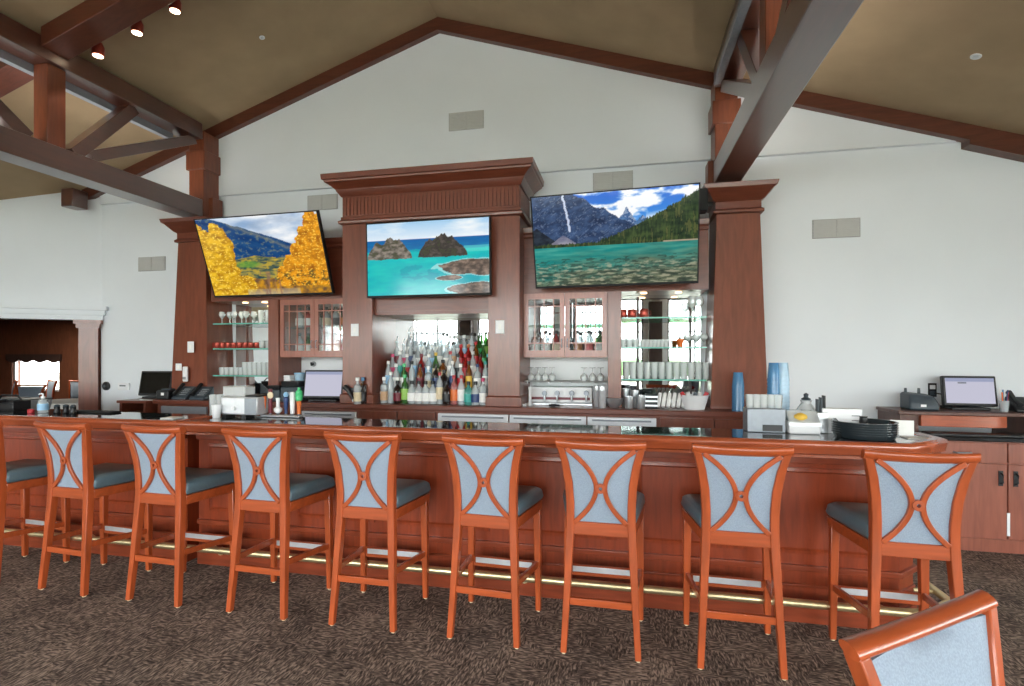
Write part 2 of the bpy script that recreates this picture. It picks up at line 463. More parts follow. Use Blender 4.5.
window(10, wx0, wx1, wz0, wz1, HY1-.06, HY1, 1, None, 'X', 'white')
portal((wx0+wx1)/2, HY1+.12, (wz0+wz1)/2, (-PI/2, 0, 0), wx1-wx0, wz1-wz0)
# ground and hedge outside
struct(MB().box(-40, 40, -40, YB-.3, -.15, -.05).build('ground_patio', M['patio'], smooth=False))
struct(MB().box(XR+.31, 40, YB-.3, 40, -.15, -.05).build('ground_side', M['patio'], smooth=False))
struct(MB().box(-60, XR+.3, 13.01, 40, -.15, -.05).build('ground_back', M['patio'], smooth=False))
h = MB()
for k in range(26):
    x = -32+k*2.5; r = 1.3+.5*random.random()
    h.lathe([(.3, 0), (r, .3), (r*1.1, .8), (r*.8, 1.2), (.2, 1.5)], (x, -24+random.random()*2, -.06), 10)
tag(h.build('hedge', M['hedge']), 'green hedge far outside seen only in the mirrors behind the bar', 'hedge', kind='stuff')

# ------------------------------------------------------------------ roof trusses
def truss(xc, label):
    t = thing('roof_truss', label, 'truss', (xc, 0, 0))
    y0, y1 = YB+.3, YW-.31; w = .115
    MB().box(-w, w, y0, y1, 3.14, 3.34).build('bottom_chord', M['beam'], t, .006)
    MB().box(-w, w, y0, y1, 4.03, ceil_z(xc)-.03).build('top_chord', M['beam'], t, .006)
    for y in (3.55, .3, -3.0):
        MB().box(-.075, .075, y-.075, y+.075, 3.341, 4.029).build('web_post', M['beamz'], t, .006)
    def brace(ya, yb):
        d = .075 if ya < yb else -.075
        MB().bar([(0, ya, 3.345), (0, yb, 4.025)], .11, .13, (1, 0, 0)).build('web_brace', M['beam'], t, .004)
    brace(3.72, 4.30); brace(3.35, 2.4) ; brace(.5, 1.6); brace(.1, -1.0)
    MB().bar([(0, 3.86, 3.38), (0, 5.05, 4.02)], .10, .12, (1, 0, 0)).build('web_brace', M['beam'], t, .004)
    MB().box(-w-.03, -w+.03, y0+.3, y1-.2, 3.96, 4.029).build('uplight_channel', M['dsteel'], t)
    sx = -1 if xc < RX else 1
    for ya, yb in ((y0+.2, -2.6), (-2.4, .2), (.4, 2.6), (2.8, y1-.1)):  # added fill lights, hidden behind the bottom chord, to brighten the ceiling
        xa, xb = sorted((sx*w, sx*(w+.08)))
        u = MB().box(xa+.0005, xb, ya, yb, 3.28, 3.325).build('added_fill_base', M['beam'], t)
        MB().box(xa+.01, xb-.01, ya+.01, yb-.01, 3.3255, 3.329).build('added_fill_strip', M['fillglow'], u)
        l = bpy.data.lights.new('added_fill_light', 'AREA'); l.shape = 'RECTANGLE'; l.size = .06; l.size_y = yb-ya-.02; l.energy = 4*(yb-ya); l.color = (1, .96, .9)
        lo = bpy.data.objects.new('added_fill_light', l); COL.objects.link(lo); lo.location = ((xa+xb)/2, (ya+yb)/2, 3.332); lo.rotation_euler = (PI, 0, 0); lo.parent = u
    return t
truss(-4.82, 'long timber roof truss on the left, above the angled wall opening')
truss(.94, 'long timber roof truss on the right, ending above the right pillar')
# sloping rafters crossing the ceiling
def ceiling_beam(xa, xb, y, label):
    r = MB()
    for s in (0,):
        r.rings([[(x, y-.11, ceil_z(x)-.17), (x, y+.11, ceil_z(x)-.17), (x, y+.11, ceil_z(x)-.005), (x, y-.11, ceil_z(x)-.005)] for x in (xa, xb)])
    tag(r.build('ceiling_beam', M['beamx'], bevel=.006), label, 'beam')
ceiling_beam(-4.70, RX-.02, 3.5, 'sloping timber ceiling beam rising from the left truss beside the spotlights')
ceiling_beam(-8.6, -4.94, 3.5, 'sloping timber ceiling beam dropping outward behind the left truss')
# track light with three spots
t = thing('track_light', 'ceiling track with three lit spotlights beside the sloping beam, upper left', 'track light')
YT = 3.70
MB().bar([(-4.62, YT, ceil_z(-4.62)-.02), (-3.2, YT, ceil_z(-3.2)-.02)], .03, .035).build('track_rail', M['white'], t)
for px, py in ((98, 50), (137, 27), (175, 5)):
    x = X_at(px, YT); z = Z_at(px, py, YT)
    s = MB().lathe([(.045, -.05), (.05, .02), (.035, .06), (.012, .07), (.012, ceil_z(x)-z-.03)], (x, YT, z), 14).build('spot_head', M['copper'], t)
    MB().lathe([(.038, -.056), (.038, -.049), (.03, -.045)], (x, YT, z), 14).build('lens', M['lamp'], s)
    l = bpy.data.lights.new('spot_lamp', 'SPOT'); l.energy = 12; l.spot_size = 1.4; l.color = (1, .86, .68); l.shadow_soft_size = .04
    lo = bpy.data.objects.new('spot_lamp', l); COL.objects.link(lo); lo.location = (x, YT, z-.07); lo.parent = s
# recessed fittings on the ceiling
def downlight(px, py, label, r=.055):
    Yb = 3.0
    for k in range(60):                         # where the sight line meets the slope
        x = X_at(px, Yb); z = Z_at(px, py, Yb)
        Yb += (.04 if z < ceil_z(x) else -.04)*(1 if k < 40 else .2)
    x = X_at(px, Yb); z = ceil_z(x); sgn = -1 if x > RX else 1
    t = thing('ceiling_fitting', label, 'ceiling light', (x, Yb, z)); t.rotation_euler = (0, -sgn*math.atan(SL), 0)
    MB().lathe([(r*.62, -.004), (r, -.006), (r*1.02, 0)], (0, 0, -.001), 18).build('trim_ring', M['white'], t)
    MB().lathe([(r*.3, -.012), (r*.58, -.008)], (0, 0, 0), 14).build('lamp', M['steel'], t)
downlight(262, 38, 'small round recessed fitting on the left ceiling slope', .026)
downlight(976, 56, 'small round recessed downlight on the right ceiling slope', .034)
# wall vents
def vent(px0, px1, py0, py1, label, y=YW):
    xa, xb = X_at(px0, y), X_at(px1, y); pm = (px0+px1)/2
    zt, zb = Z_at(pm, py0, y), Z_at(pm, py1, y)
    t = thing('wall_vent', label, 'vent', ((xa+xb)/2, y, (zt+zb)/2), group='air vents on the back wall'); w, h = (xb-xa)/2, (zt-zb)/2
    MB().box(-w, w, -.012, -.001, -h, h).build('vent_frame', M['vent'], t, .003)
    g = MB()
    for s in (-1, 1):
        xa_, xb_ = (-w+.012, -.004) if s < 0 else (.004, w-.012)
        n = 9
        for k in range(n):
            z = -h+.016+(2*h-.032)*k/(n-1); g.box(xa_, xb_, -.018, -.0121, z-.0085, z+.0085)
    g.build('louvre', M['ventl'], t, smooth=False)
vent(139, 166, 257, 271, 'grey wall vent left of the left pillar')
vent(308, 338, 195, 210, 'grey wall vent between the left television and the centre cornice')
vent(449, 484, 112, 130, 'grey wall vent highest on the gable, above the centre cornice', YW-.05)
vent(593, 633, 172, 190, 'grey wall vent just above the mountain lake television')
vent(812, 860, 219, 238, 'grey wall vent alone on the right white wall')

# ------------------------------------------------------------------ the bar
BT = 1.07
t = thing('bar_counter', 'long red-brown wooden bar counter with glossy black top and brass foot rail', 'bar counter', (0, 0, 0))
XB0 = -6.2
top_poly = [(XB0, 3.20), (1.52, 3.20), (1.80, 3.45), (1.80, 3.68), (XB0, 3.68)]
def inset_front(off):
    return [(XB0, 3.20+off), (1.52-off*.4, 3.20+off), (1.80-off, 3.45+off*.4), (1.80-off, 3.68), (XB0, 3.68)]
MB().prism(inset_front(.05), 1.03, BT).build('counter_top', M['granite'], t, .004)
# wooden bullnose running along the front and round the cut corner
m = MB(); prof = [(-.0, -.085), (.0, -.07), (.018, -.06), (.022, -.03), (.03, -.012), (.024, .004), (.005, .012), (-.035, .010), (-.05, .002), (-.05, -.085)]
def offset_path(o):
    return [(XB0, 3.20-o), (1.52+o*.4, 3.20-o), (1.80+o, 3.45-o*.4), (1.80+o, 3.68)]
m.rings([[(offset_path(o)[k][0], offset_path(o)[k][1], BT+z) for o, z in prof] for k in range(4)])
m.build('edge_moulding', M['baredge'], t, smooth=True, angle=50)
# joint in the top where the left flap begins
MB().box(-3.19, -3.16, 3.175, 3.68, BT+.0005, BT+.014).build('joint_strip', M['baredge'], t, .002)
YF = 3.33; XB1 = 1.53
def base_ring(o): return [(XB0, YF+.0-o), (XB1-.0+o*.4, YF-o), (XB1+.13+o, YF+.15-o*.4), (XB1+.13+o, 3.62), (XB0, 3.62)]
groove = (-3.21, -3.11)
mb = MB()
mb.prism([(XB0, YF), (groove[0], YF), (groove[0], 3.62), (XB0, 3.62)], 0, .984)
mb.prism([(groove[0], YF+.12), (groove[1], YF+.12), (groove[1], 3.62), (groove[0], 3.62)], 0, .984)
mb.prism([(groove[1], YF), (XB1, YF), (XB1+.13, YF+.13), (XB1+.13, 3.62), (groove[1], 3.62)], 0, .984)
mb.build('front_panel', M['barfront'], t, smooth=False)
# raised panels along the front
edges = [-6.0, -5.15, -4.28, -3.24, -3.08, -2.35, -1.62, -.80, .03, .80, XB1-.02]
for k in range(len(edges)-1):
    a, b = edges[k]+.06, edges[k+1]-.06
    if b-a < .2: continue
    p = MB()
    for z0, z1 in ((.40, .90),):
        p.rings([[(a, YF, z0), (b, YF, z0), (b, YF, z1), (a, YF, z1)], [(a, YF-.012, z0), (b, YF-.012, z0), (b, YF-.012, z1), (a, YF-.012, z1)], [(a+.02, YF-.014, z0+.02), (b-.02, YF-.014, z0+.02), (b-.02, YF-.014, z1-.02), (a+.02, YF-.014, z1-.02)],
                 [(a+.03, YF-.003, z0+.03), (b-.03, YF-.003, z0+.03), (b-.03, YF-.003, z1-.03), (a+.03, YF-.003, z1-.03)]])
    p.build('raised_panel', M['barfront'], t, smooth=False)
def run(z0, z1, o, name, mat):
    m_ = MB()
    for (a, b) in ((XB0, groove[0]), (groove[1], None)):
        if b is not None: m_.box(a, b, YF-o, YF+.001, z0, z1)
        else: m_.prism([(a, YF-o), (XB1+o*.4, YF-o), (XB1+.13+o, YF+.13-o*.4), (XB1+.13+o, 3.62), (XB1+.12, 3.62), (XB1+.12, YF+.14), (XB1, YF+.001), (a, YF+.001)], z0, z1)
    m_.build(name, M[mat], t, .005, 2)
run(.0, .115, .02, 'base_board', 'barx'); run(.30, .335, .022, 'dado_rail', 'barx'); run(.205, .222, .012, 'dado_rail', 'barx'); run(.93, .984, .03, 'top_apron', 'barx')
# brass rail on brackets
zr, yr = .172, YF-.15
rail = [(-6.0, yr, zr), (1.50, yr, zr), (1.62, yr+.03, zr), (1.78, yr+.17, zr), (1.80, yr+.22, zr), (1.80, 3.6, zr)]
MB().tube(rail, .0225, 12).build('foot_rail', M['brass'], t)
for x in (-5.2, -4.0, -2.9, -1.75, -.62, .48, 1.40):
    b = MB().tube([(x, yr+.02, zr), (x, yr+.07, zr-.01), (x, YF-.028, zr-.06)], .013, 8); b.lathe([(.028, 0), (.028, .02)], (x, YF-.03, zr-.06), 12, 'Y')
    b.build('rail_bracket', M['brass'], t)
b = MB().tube([(1.79, 3.5, zr), (1.75, 3.5, zr), (1.681, 3.5, zr)], .013, 8); b.build('rail_bracket', M['brass'], t)
MB().box(XB1+.15, XB1+.165, YF+.25, 3.60, .23, .44).build('end_plate', M['white'], t, .004)

# ------------------------------------------------------------------ bar stools
def stile_pts():
    return [(.190, -.215, 0), (.174, -.190, .30), (.161, -.168, .59), (.158, -.165, .67), (.158, -.168, .77), (.165, -.178, .88), (.182, -.194, .985), (.207, -.214, 1.08)]
def rake(z):
    P = stile_pts()
    for a, b in zip(P, P[1:]):
        if a[2] <= z <= b[2]:
            k = (z-a[2])/(b[2]-a[2]); return a[1]+(b[1]-a[1])*k
    return P[-1][1]
def stile_x(z):
    P = stile_pts()
    for a, b in zip(P, P[1:]):
        if a[2] <= z <= b[2]:
            k = (z-a[2])/(b[2]-a[2]); return a[0]+(b[0]-a[0])*k
    return P[-1][0]
def loft_leg(mb, pts, wx, wy):
    R = []
    for (x, y, z), a, b in zip(pts, wx, wy):
        R.append([(x-a/2, y-b/2, z), (x+a/2, y-b/2, z), (x+a/2, y+b/2, z), (x-a/2, y+b/2, z)])
    return mb.rings(R)
def back_parts(t, low, cross=True, dz=0.0, cr=(.229, .022, .025, .020)):
    """low: bottom of the back frame; dz shifts everything down for the lower chair"""
    W = lambda z: stile_x(z)*(1 if cross else 1.13)-.016
    # crest rail
    R = []
    n = 12
    for k in range(n+1):
        s = -1+2*k/n; x = cr[0]*s; yb = -.216-cr[3]*(1-s*s)
        zc = 1.083+.006*s*s
        ring = []
        for q in range(12):
            a = 2*PI*q/12
            ring.append((x, yb+cr[1]*math.cos(a)-.010*math.sin(a), zc+cr[2]*math.sin(a)+dz))
        R.append(ring)
    MB().rings(R).build('crest_rail', M['stoolx'], t, angle=60)
    zlo, zhi = .672, 1.064
    # lower back rail
    m = MB(); m.rings([[(x, rake(z)+o, z+dz) for z, o in ((.606, -.018), (.606, .018), (.674, .018), (.674, -.018))] for x in (-.152, .152)])
    m.build('back_rail', M['stoolx'], t, .004)
    # upholstered panel
    nx, nz = 8, 12
    def panel(off, puff):
        vs, fs = [], []
        for j in range(nz+1):
            z = zlo+(zhi-zlo)*j/nz; w = W(z)
            for i in range(nx+1):
                u = -1+2*i/nx
                p = off+puff*(1-u**4)*(1-(2*j/nz-1)**4)
                vs.append((u*w, rake(z)+p-.020*(1-u*u)*(j/nz)*.6, z+dz))
        for j in range(nz):
            for i in range(nx):
                a = j*(nx+1)+i; fs.append((a, a+1, a+nx+2, a+nx+1))
        return vs, fs
    m = MB(); m.add(*panel(-.006, -.004)); m.add(*panel(.008, .022))
    N = (nx+1)*(nz+1)
    edge = [i for i in range(nx+1)]+[(j*(nx+1)+nx) for j in range(1, nz+1)]+[nz*(nx+1)+i for i in range(nx-1, -1, -1)]+[j*(nx+1) for j in range(nz-1, 0, -1)]
    for a, b in zip(edge, edge[1:]+edge[:1]): m.f.append((a, b, b+N, a+N))
    m.build('back_panel', M['fabric'], t, angle=60)
    if cross:
        zc = .860
        def pt(x, z): return (x, rake(z)-.016-.02*(1-(x/W(z))**2)*((z-zlo)/(zhi-zlo))*.6, z)
        for s in (-1, 1):
            P = []
            for k in range(17):
                q = -1+2*k/16; z = zc+q*(.206 if q > 0 else .188)
                xe = .178 if q > 0 else .137
                P.append(pt(s*(.022+(xe-.024)*abs(q)**1.9), z))
            MB().bar(P, .024, .018).build('back_arc', M['stool'], t, .003)
        m = MB(); y = rake(zc)-.027
        m.lathe([(.009, -.012), (.009, .012), (.025, .012), (.025, -.012), (.009, -.012)], (0, y, zc), 18, 'Y'); m.f = [f for f in m.f if len(f) <= 4]
        m.build('ring', M['stool'], t, angle=40)
def make_stool():
    t = thing('bar_stool', '', 'bar stool', group='bar stools along the bar')
    for s in (-1, 1):
        P = [(x*s, y, z) for x, y, z in stile_pts()]
        m = MB(); loft_leg(m, P, [.032, .036, .042, .042, .042, .042, .040, .036], [.034, .042, .048, .046, .044, .040, .038, .034])
        lg = m.build('rear_leg', M['stool'], t, .004); MB().lathe([(.010, .0002), (.013, .004), (.013, .008)], (.190*s, -.215, -.0078), 10).build('glide', M['cream'], lg)
        m = MB(); loft_leg(m, [(.216*s, .208, 0), (.214*s, .207, .3), (.209*s, .204, .63)], [.031, .038, .044], [.031, .038, .044])
        lg = m.build('front_leg', M['stool'], t, .004); MB().lathe([(.010, .0002), (.013, .004), (.013, .008)], (.216*s, .208, -.0078), 10).build('glide', M['cream'], lg)
        m = MB(); m.bar([(.172*s, -.19, .315), (.212*s, .19, .285)], .036, .02, (1, 0, 0)); m.build('side_stretcher', M['stool'], t, .003)
    MB().box(-.160, .160, -.205, -.183, .242, .280).build('rear_stretcher', M['stoolx'], t, .003)
    fs = MB().box(-.197, .197, .196, .220, .232, .292).build('front_stretcher', M['stoolx'], t, .003)
    MB().box(-.18, .18, .188, .1955, .256, .2895).build('kick_plate', M['steelb'], fs, .002)
    # seat frame and cushion
    tr = lambda o, z: [(-.182+o*.3, -.150+o, z), (.182-o*.3, -.150+o, z), (.240-o, .236-o, z), (-.240+o, .236-o, z)]
    MB().rings([tr(.006, .606), tr(.002, .664)]).build('seat_frame', M['stoolx'], t, .004)
    MB().rings([tr(.004, .6645), tr(-.006, .690), tr(.002, .732), tr(.03, .752)]).build('seat_cushion', M['leather'], t, .016, 3, angle=70)
    back_parts(t, .606)
    return t
stools = [(-4.32, -3, 'leftmost bar stool, only its right side and seat inside the frame'),
          (-3.575, -3.5, 'second bar stool from the left, in front of the sanitizer bottle'),
          (-2.868, -2, 'third bar stool from the left, below the dark point of sale screen'),
          (-2.131, -2, 'fourth bar stool from the left, below the clear beverage dispenser'),
          (-1.45, 0, 'fifth bar stool from the left, the middle one of the nine'),
          (-.728, -3, 'sixth bar stool from the left, below the shelf of liquor bottles'),
          (-.112, 0, 'seventh bar stool from the left, below the stainless drawers, third from the right'),
          (.572, -1, 'eighth bar stool from the left, second from the right end of the bar'),
          (1.335, -1.5, 'rightmost bar stool, right behind the foreground chair at the bar end')]
proto = make_stool()
for i, (x, yaw, lab) in enumerate(stools):
    o = proto if i == 0 else copy_tree(proto)
    o.location = (x, 2.935, .008); o.rotation_euler = (0, 0, math.radians(yaw)); o['label'] = lab
# foreground dining chair: same maker, plain padded back, seen from its front
def make_chair(name, label, group=None):
    DZ = -.09
    t = thing(name, label, 'chair', group=group)
    for s in (-1, 1):
        P = [(x*s*1.13, y, max(0, z+DZ) if z > 0 else 0) for x, y, z in stile_pts()]
        m = MB(); loft_leg(m, P, [.032, .036, .036, .034, .032, .032, .032, .032], [.034, .042, .044, .042, .040, .040, .038, .036]); m.build('rear_leg', M['stool'], t, .004)
        m = MB(); loft_leg(m, [(.215*s, .205, 0), (.212*s, .203, .38)], [.031, .044], [.031, .044]); m.build('front_leg', M['stool'], t, .004)
    tr = lambda o, z: [(-.19+o*.3, -.185+o, z), (.19-o*.3, -.185+o, z), (.235-o, .236-o, z), (-.235+o, .236-o, z)]
    MB().rings([tr(.006, .36), tr(.002, .42)]).build('seat_frame', M['stoolx'], t, .004)
    MB().rings([tr(.004, .4205), tr(-.006, .445), tr(.002, .475), tr(.03, .49)]).build('seat_cushion', M['leather'], t, .016, 3, angle=70)
    back_parts(t, .5, False, DZ, (.252, .018, .015, .004))
    return t
ch = make_chair('dining_chair', 'orange wooden dining chair with plain pale blue back pad, large in the lower right foreground')
ch.location = (.752, 1.078, 0); ch.rotation_euler = (0, 0, math.radians(217))

# ------------------------------------------------------------------ back bar
AX = -1.88                                        # axis of the back bar
CZ = 1.07; CY = 4.80                              # back counter top and front
t = thing('back_counter', 'long wooden back counter with steel drawer fronts behind the bar', 'counter')
MB().box(-5.06, 1.31, CY-.03, YW-.01, CZ-.05, CZ).build('counter_top', M['mahx'], t, .008)
MB().box(-5.04, 1.29, CY+.02, YW-.01, .10, CZ-.05).build('body', M['maple'], t)
MB().box(-5.04, 1.29, CY+.08, YW-.01, 0, .10).build('plinth', M['blackm'], t)
def drawers(xs, mat, z0, z1, hb=True):
    for a, b in zip(xs, xs[1:]):
        d = MB().box(a+.006, b-.006, CY-.012, CY+.0195, z0, z1).build('drawer', M[mat], t, .004)
        if hb: MB().box(a+.05, b-.05, CY-.030, CY-.0125, z1-.035, z1-.02).build('handle', M['dsteel'], d, .003)
drawers([-4.97, -4.38], 'dsteel', .86, 1.0, False)
drawers([-3.24, -2.62], 'steelb', .82, .985)
drawers([-2.60, -2.18, -1.78], 'maple', .80, 1.0, False)
drawers([-1.76, -1.05, -.32, .30], 'steelb', .83, .995)
drawers([.32, .78, 1.24], 'maple', .80, 1.0, False)
drawers([-1.76, -1.05, -.32, .30], 'dsteel', .2, .80)
# outer tapered pillars
def pillar(xc, label, sgn):
    t = thing('pillar', label, 'pillar', (xc, 0, 0))
    b = (-.2, .2, 5.0, YW-.0005)
    pr = [(.045, .03, CZ+.001), (.045, .03, CZ+.03), (.04, .02, CZ+.05), (-.015, -.02, 2.84)]
    MB().frame_loft(b, pr).build('shaft', M['maple'], t, .004)
    pr = [(-.01, -.02, 2.8405), (.015, .005, 2.845), (.015, .005, 2.87), (-.005, -.015, 2.885), (-.005, -.015, 2.95), (.02, .01, 2.965), (.03, .03, 2.98), (.075, .08, 3.035), (.10, .10, 3.05), (.11, .11, 3.085), (.11, .11, 3.09)]
    MB().frame_loft(b, pr).build('capital', M['mahx'], t, .003, angle=20)
    return t
pillar(-4.785, 'tapered wooden pillar at the left end of the back bar', -1)
pillar(1.022, 'tapered wooden pillar at the right end of the back bar', 1)
# centre hutch
HX0, HX1, HY = -2.79, -.95, 4.82
t = thing('back_bar_hutch', 'tall wooden hutch with fluted frieze and cornice round the centre television', 'hutch')
for a, b in ((HX0, HX0+.33), (HX1-.31, HX1)):
    p = MB().frame_loft((a, b, HY, YW-.001), [(.02, .02, CZ+.001), (.02, .02, CZ+.09), (0, 0, CZ+.10), (0, 0, 2.88)]).build('pilaster', M['maple'], t, .003)
MB().box(HX0+.3305, HX1-.3105, HY+.06, HY+.12, 2.00, 2.88).build('header_panel', M['mahx'], t)
MB().box(HX0+.3305, HX1-.3105, HY+.06, YW-.05, 1.965, 1.9995).build('niche_soffit', M['mahx'], t)
MB().frame_loft((HX0, HX1, HY, YW-.0005), [(0, 0, 2.8805), (.03, .03, 2.89), (.035, .035, 2.915), (.012, .012, 2.93), (.012, .012, 2.96)]).build('necking', M['mahx'], t, .003, angle=20)
fr = MB().box(HX0+.005, HX1-.005, HY-.005, YW-.001, 2.9605, 3.165).build('frieze', M['mahx'], t)
fl = MB(); n = 46
for k in range(n):
    x = HX0+.04+(HX1-HX0-.08)*k/(n-1); fl.box(x-.011, x+.011, HY-.014, HY-.0055, 2.975, 3.15)
for k in range(12):
    y = HY+.03+k*.04; fl.box(HX1-.0045, HX1+.005, y-.011, y+.011, 2.975, 3.15)
fl.build('fluting', M['maple'], fr, smooth=False)
MB().frame_loft((HX0, HX1, HY, YW-.0505), [(.01, .01, 3.1655), (.02, .02, 3.18), (.045, .045, 3.215), (.05, .05, 3.23), (.09, .09, 3.265), (.13, .13, 3.29), (.135, .135, 3.305), (.15, .15, 3.31), (.155, .155, 3.36), (.15, .15, 3.365)]).build('cornice', M['mahx'], t, .002, angle=20)
MB().box(HX0+.3305, HX1-.3105, YW-.04, YW-.03, CZ+.001, 1.964).build('mirror', M['mirror'], t, smooth=False)
# side bays
def bay(x0, x1, label):
    t = thing('bay_header', label, 'header')
    MB().box(x0, x1, 5.02, YW-.001, 2.16, 2.70).build('panel', M['mahx'], t)
    MB().frame_loft((x0, x1, 5.02, YW-.001), [(0, .0, 2.7005), (0, .02, 2.71), (0, .02, 2.735), (0, .035, 2.75), (0, .045, 2.79), (0, .045, 2.80)]).build('moulding', M['mahx'], t, .002, angle=20)
    return t
HL = bay(-4.53, HX0-.0005, 'wooden header panel with moulding behind the autumn television')
HR = bay(HX1+.0005, .77, 'wooden header panel with moulding behind the mountain lake television')
for H_, xs_ in ((HL, (-4.2, -3.95)), (HR, (.2, .52))):
    for x in xs_:
        MB().lathe([(.03, 2.15), (.03, 2.1595)], (x, 5.16, 0), 12).build('puck_light', M['puck'], H_)
        l = bpy.data.lights.new('shelf_lamp', 'SPOT'); l.energy = 3; l.spot_size = 2.0; l.color = (1, .86, .66); l.shadow_soft_size = .03
        lo = bpy.data.objects.new('shelf_lamp', l); COL.objects.link(lo); lo.location = (x, 5.16, 2.14); lo.parent = H_
def stile(x0, x1, label):
    o = MB().box(x0, x1, 4.96, YW-.001, CZ+.0005, 2.1595).build('divider_post', M['maple'], bevel=.003); tag(o, label, 'post')
stile(-3.755, -3.63, 'upright wooden divider left of the left glass cabinet')
stile(-.135, -.012, 'upright wooden divider right of the right glass cabinet')
def bay_mirror(x0, x1, z0, z1, label):
    o = MB().box(x0, x1, YW-.03, YW-.02, z0, z1).build('wall_mirror', M['mirror'], smooth=False); tag(o, label, 'mirror')
bay_mirror(-4.50, -3.757, CZ+.002, 2.158, 'mirror behind the left glass shelves')
bay_mirror(-.010, .75, CZ+.002, 2.158, 'mirror behind the right glass shelves')
for x0, x1, lab in ((-3.628, HX0-.002, 'white backsplash panel behind the lit point of sale screen'), (HX1+.002, -.137, 'white backsplash panel behind the four steel taps')):
    tag(MB().box(x0, x1, YW-.03, YW-.005, CZ+.002, 1.53).build('backsplash', M['white']), lab, 'panel')
# glass fronted cabinets
def glass_cabinet(x0, x1, label):
    t = thing('glass_cabinet', label, 'cabinet')
    z0, z1, y0, y1 = 1.535, 2.158, 5.0, YW-.006
    w = .02
    MB().box(x0, x1, y0, y1, z0, z0+.04).box(x0, x1, y0, y1, z1-.03, z1).box(x0, x0+w, y0, y1, z0+.04, z1-.03).box(x1-w, x1, y0, y1, z0+.04, z1-.03).build('carcase', M['cab'], t, smooth=False)
    MB().box(x0+w, x1-w, y1-.012, y1-.004, z0+.041, z1-.031).build('mirror_back', M['mirror'], t, smooth=False)
    MB().box(x0+w+.001, x1-w-.001, y0+.06, y1-.02, 1.852, 1.860).build('inner_shelf', M['glassg'], t)
    xm = (x0+x1)/2
    for a, b, s in ((x0+.008, xm-.002, 1), (xm+.002, x1-.008, -1)):
        f = .045
        d = MB().box(a, b, y0-.024, y0-.001, z0+.005, z0+.07).box(a, b, y0-.024, y0-.001, z1-.06, z1-.004)
        d.box(a, a+f, y0-.024, y0-.001, z0+.07, z1-.06).box(b-f, b, y0-.024, y0-.001, z0+.07, z1-.06)
        d = d.build('door', M['cab'], t, smooth=False)
        MB().box(a+f-.005, b-f+.005, y0-.014, y0-.010, z0+.065, z1-.055).build('door_glass', M['pane'], d, smooth=False)
        g = MB(); zl, zh = z0+.07, z1-.06; xa, xb = a+f, b-f
        for u in (.16, .62, .84) if False else (.20, .5, .80): g.box(xa+(xb-xa)*u-.006, xa+(xb-xa)*u+.006, y0-.021, y0-.0145, zl, zh)
        for u in (.14, .86): g.box(xa, xb, y0-.0205, y0-.015, zl+(zh-zl)*u-.006, zl+(zh-zl)*u+.006)
        g.build('muntins', M['cab'], d, smooth=False)
        hx = b-.025 if s > 0 else a+.025
        MB().tube([(hx, y0-.024, z0+.10), (hx, y0-.045, z0+.11), (hx, y0-.045, z0+.17), (hx, y0-.024, z0+.18)], .005, 8).build('handle', M['dsteel'], d)
    return t
glass_cabinet(-3.628, HX0-.002, 'wooden wall cabinet with glass doors below the autumn television')
glass_cabinet(HX1+.002, -.137, 'wooden wall cabinet with glass doors below the mountain lake television')
# glass shelves
SH = (1.335, 1.635, 1.915); NM = ('lowest', 'middle', 'top')
for side, (x0, x1) in (('left', (-4.50, -3.757)), ('right', (-.010, .752))):
    for z, nm in zip(SH, NM):
        o = MB().box(x0+.001, x1-.001, 5.02, YW-.034, z-.014, z).build('glass_shelf', M['glassg']); tag(o, '%s glass shelf in the %s open bay' % (nm, side), 'shelf', 'glass bar shelves')
        MB().box(x0+.001, x1-.001, 5.012, 5.0195, z-.014, z).build('green_edge', M['gedge'], o)
    for x, lb in ((x0+.16, 'left'), (x1-.10, 'right')):
        tag(MB().box(x-.014, x+.014, YW-.033, YW-.0305, 1.12, 2.14).box(x-.008, x+.008, YW-.045, YW-.033, 1.12, 2.14).build('shelf_standard', M['darkpost' if side == 'right' else 'mahx']), 'slim upright shelf bracket strip, %s one in the %s open bay' % (lb, side), 'shelf bracket')

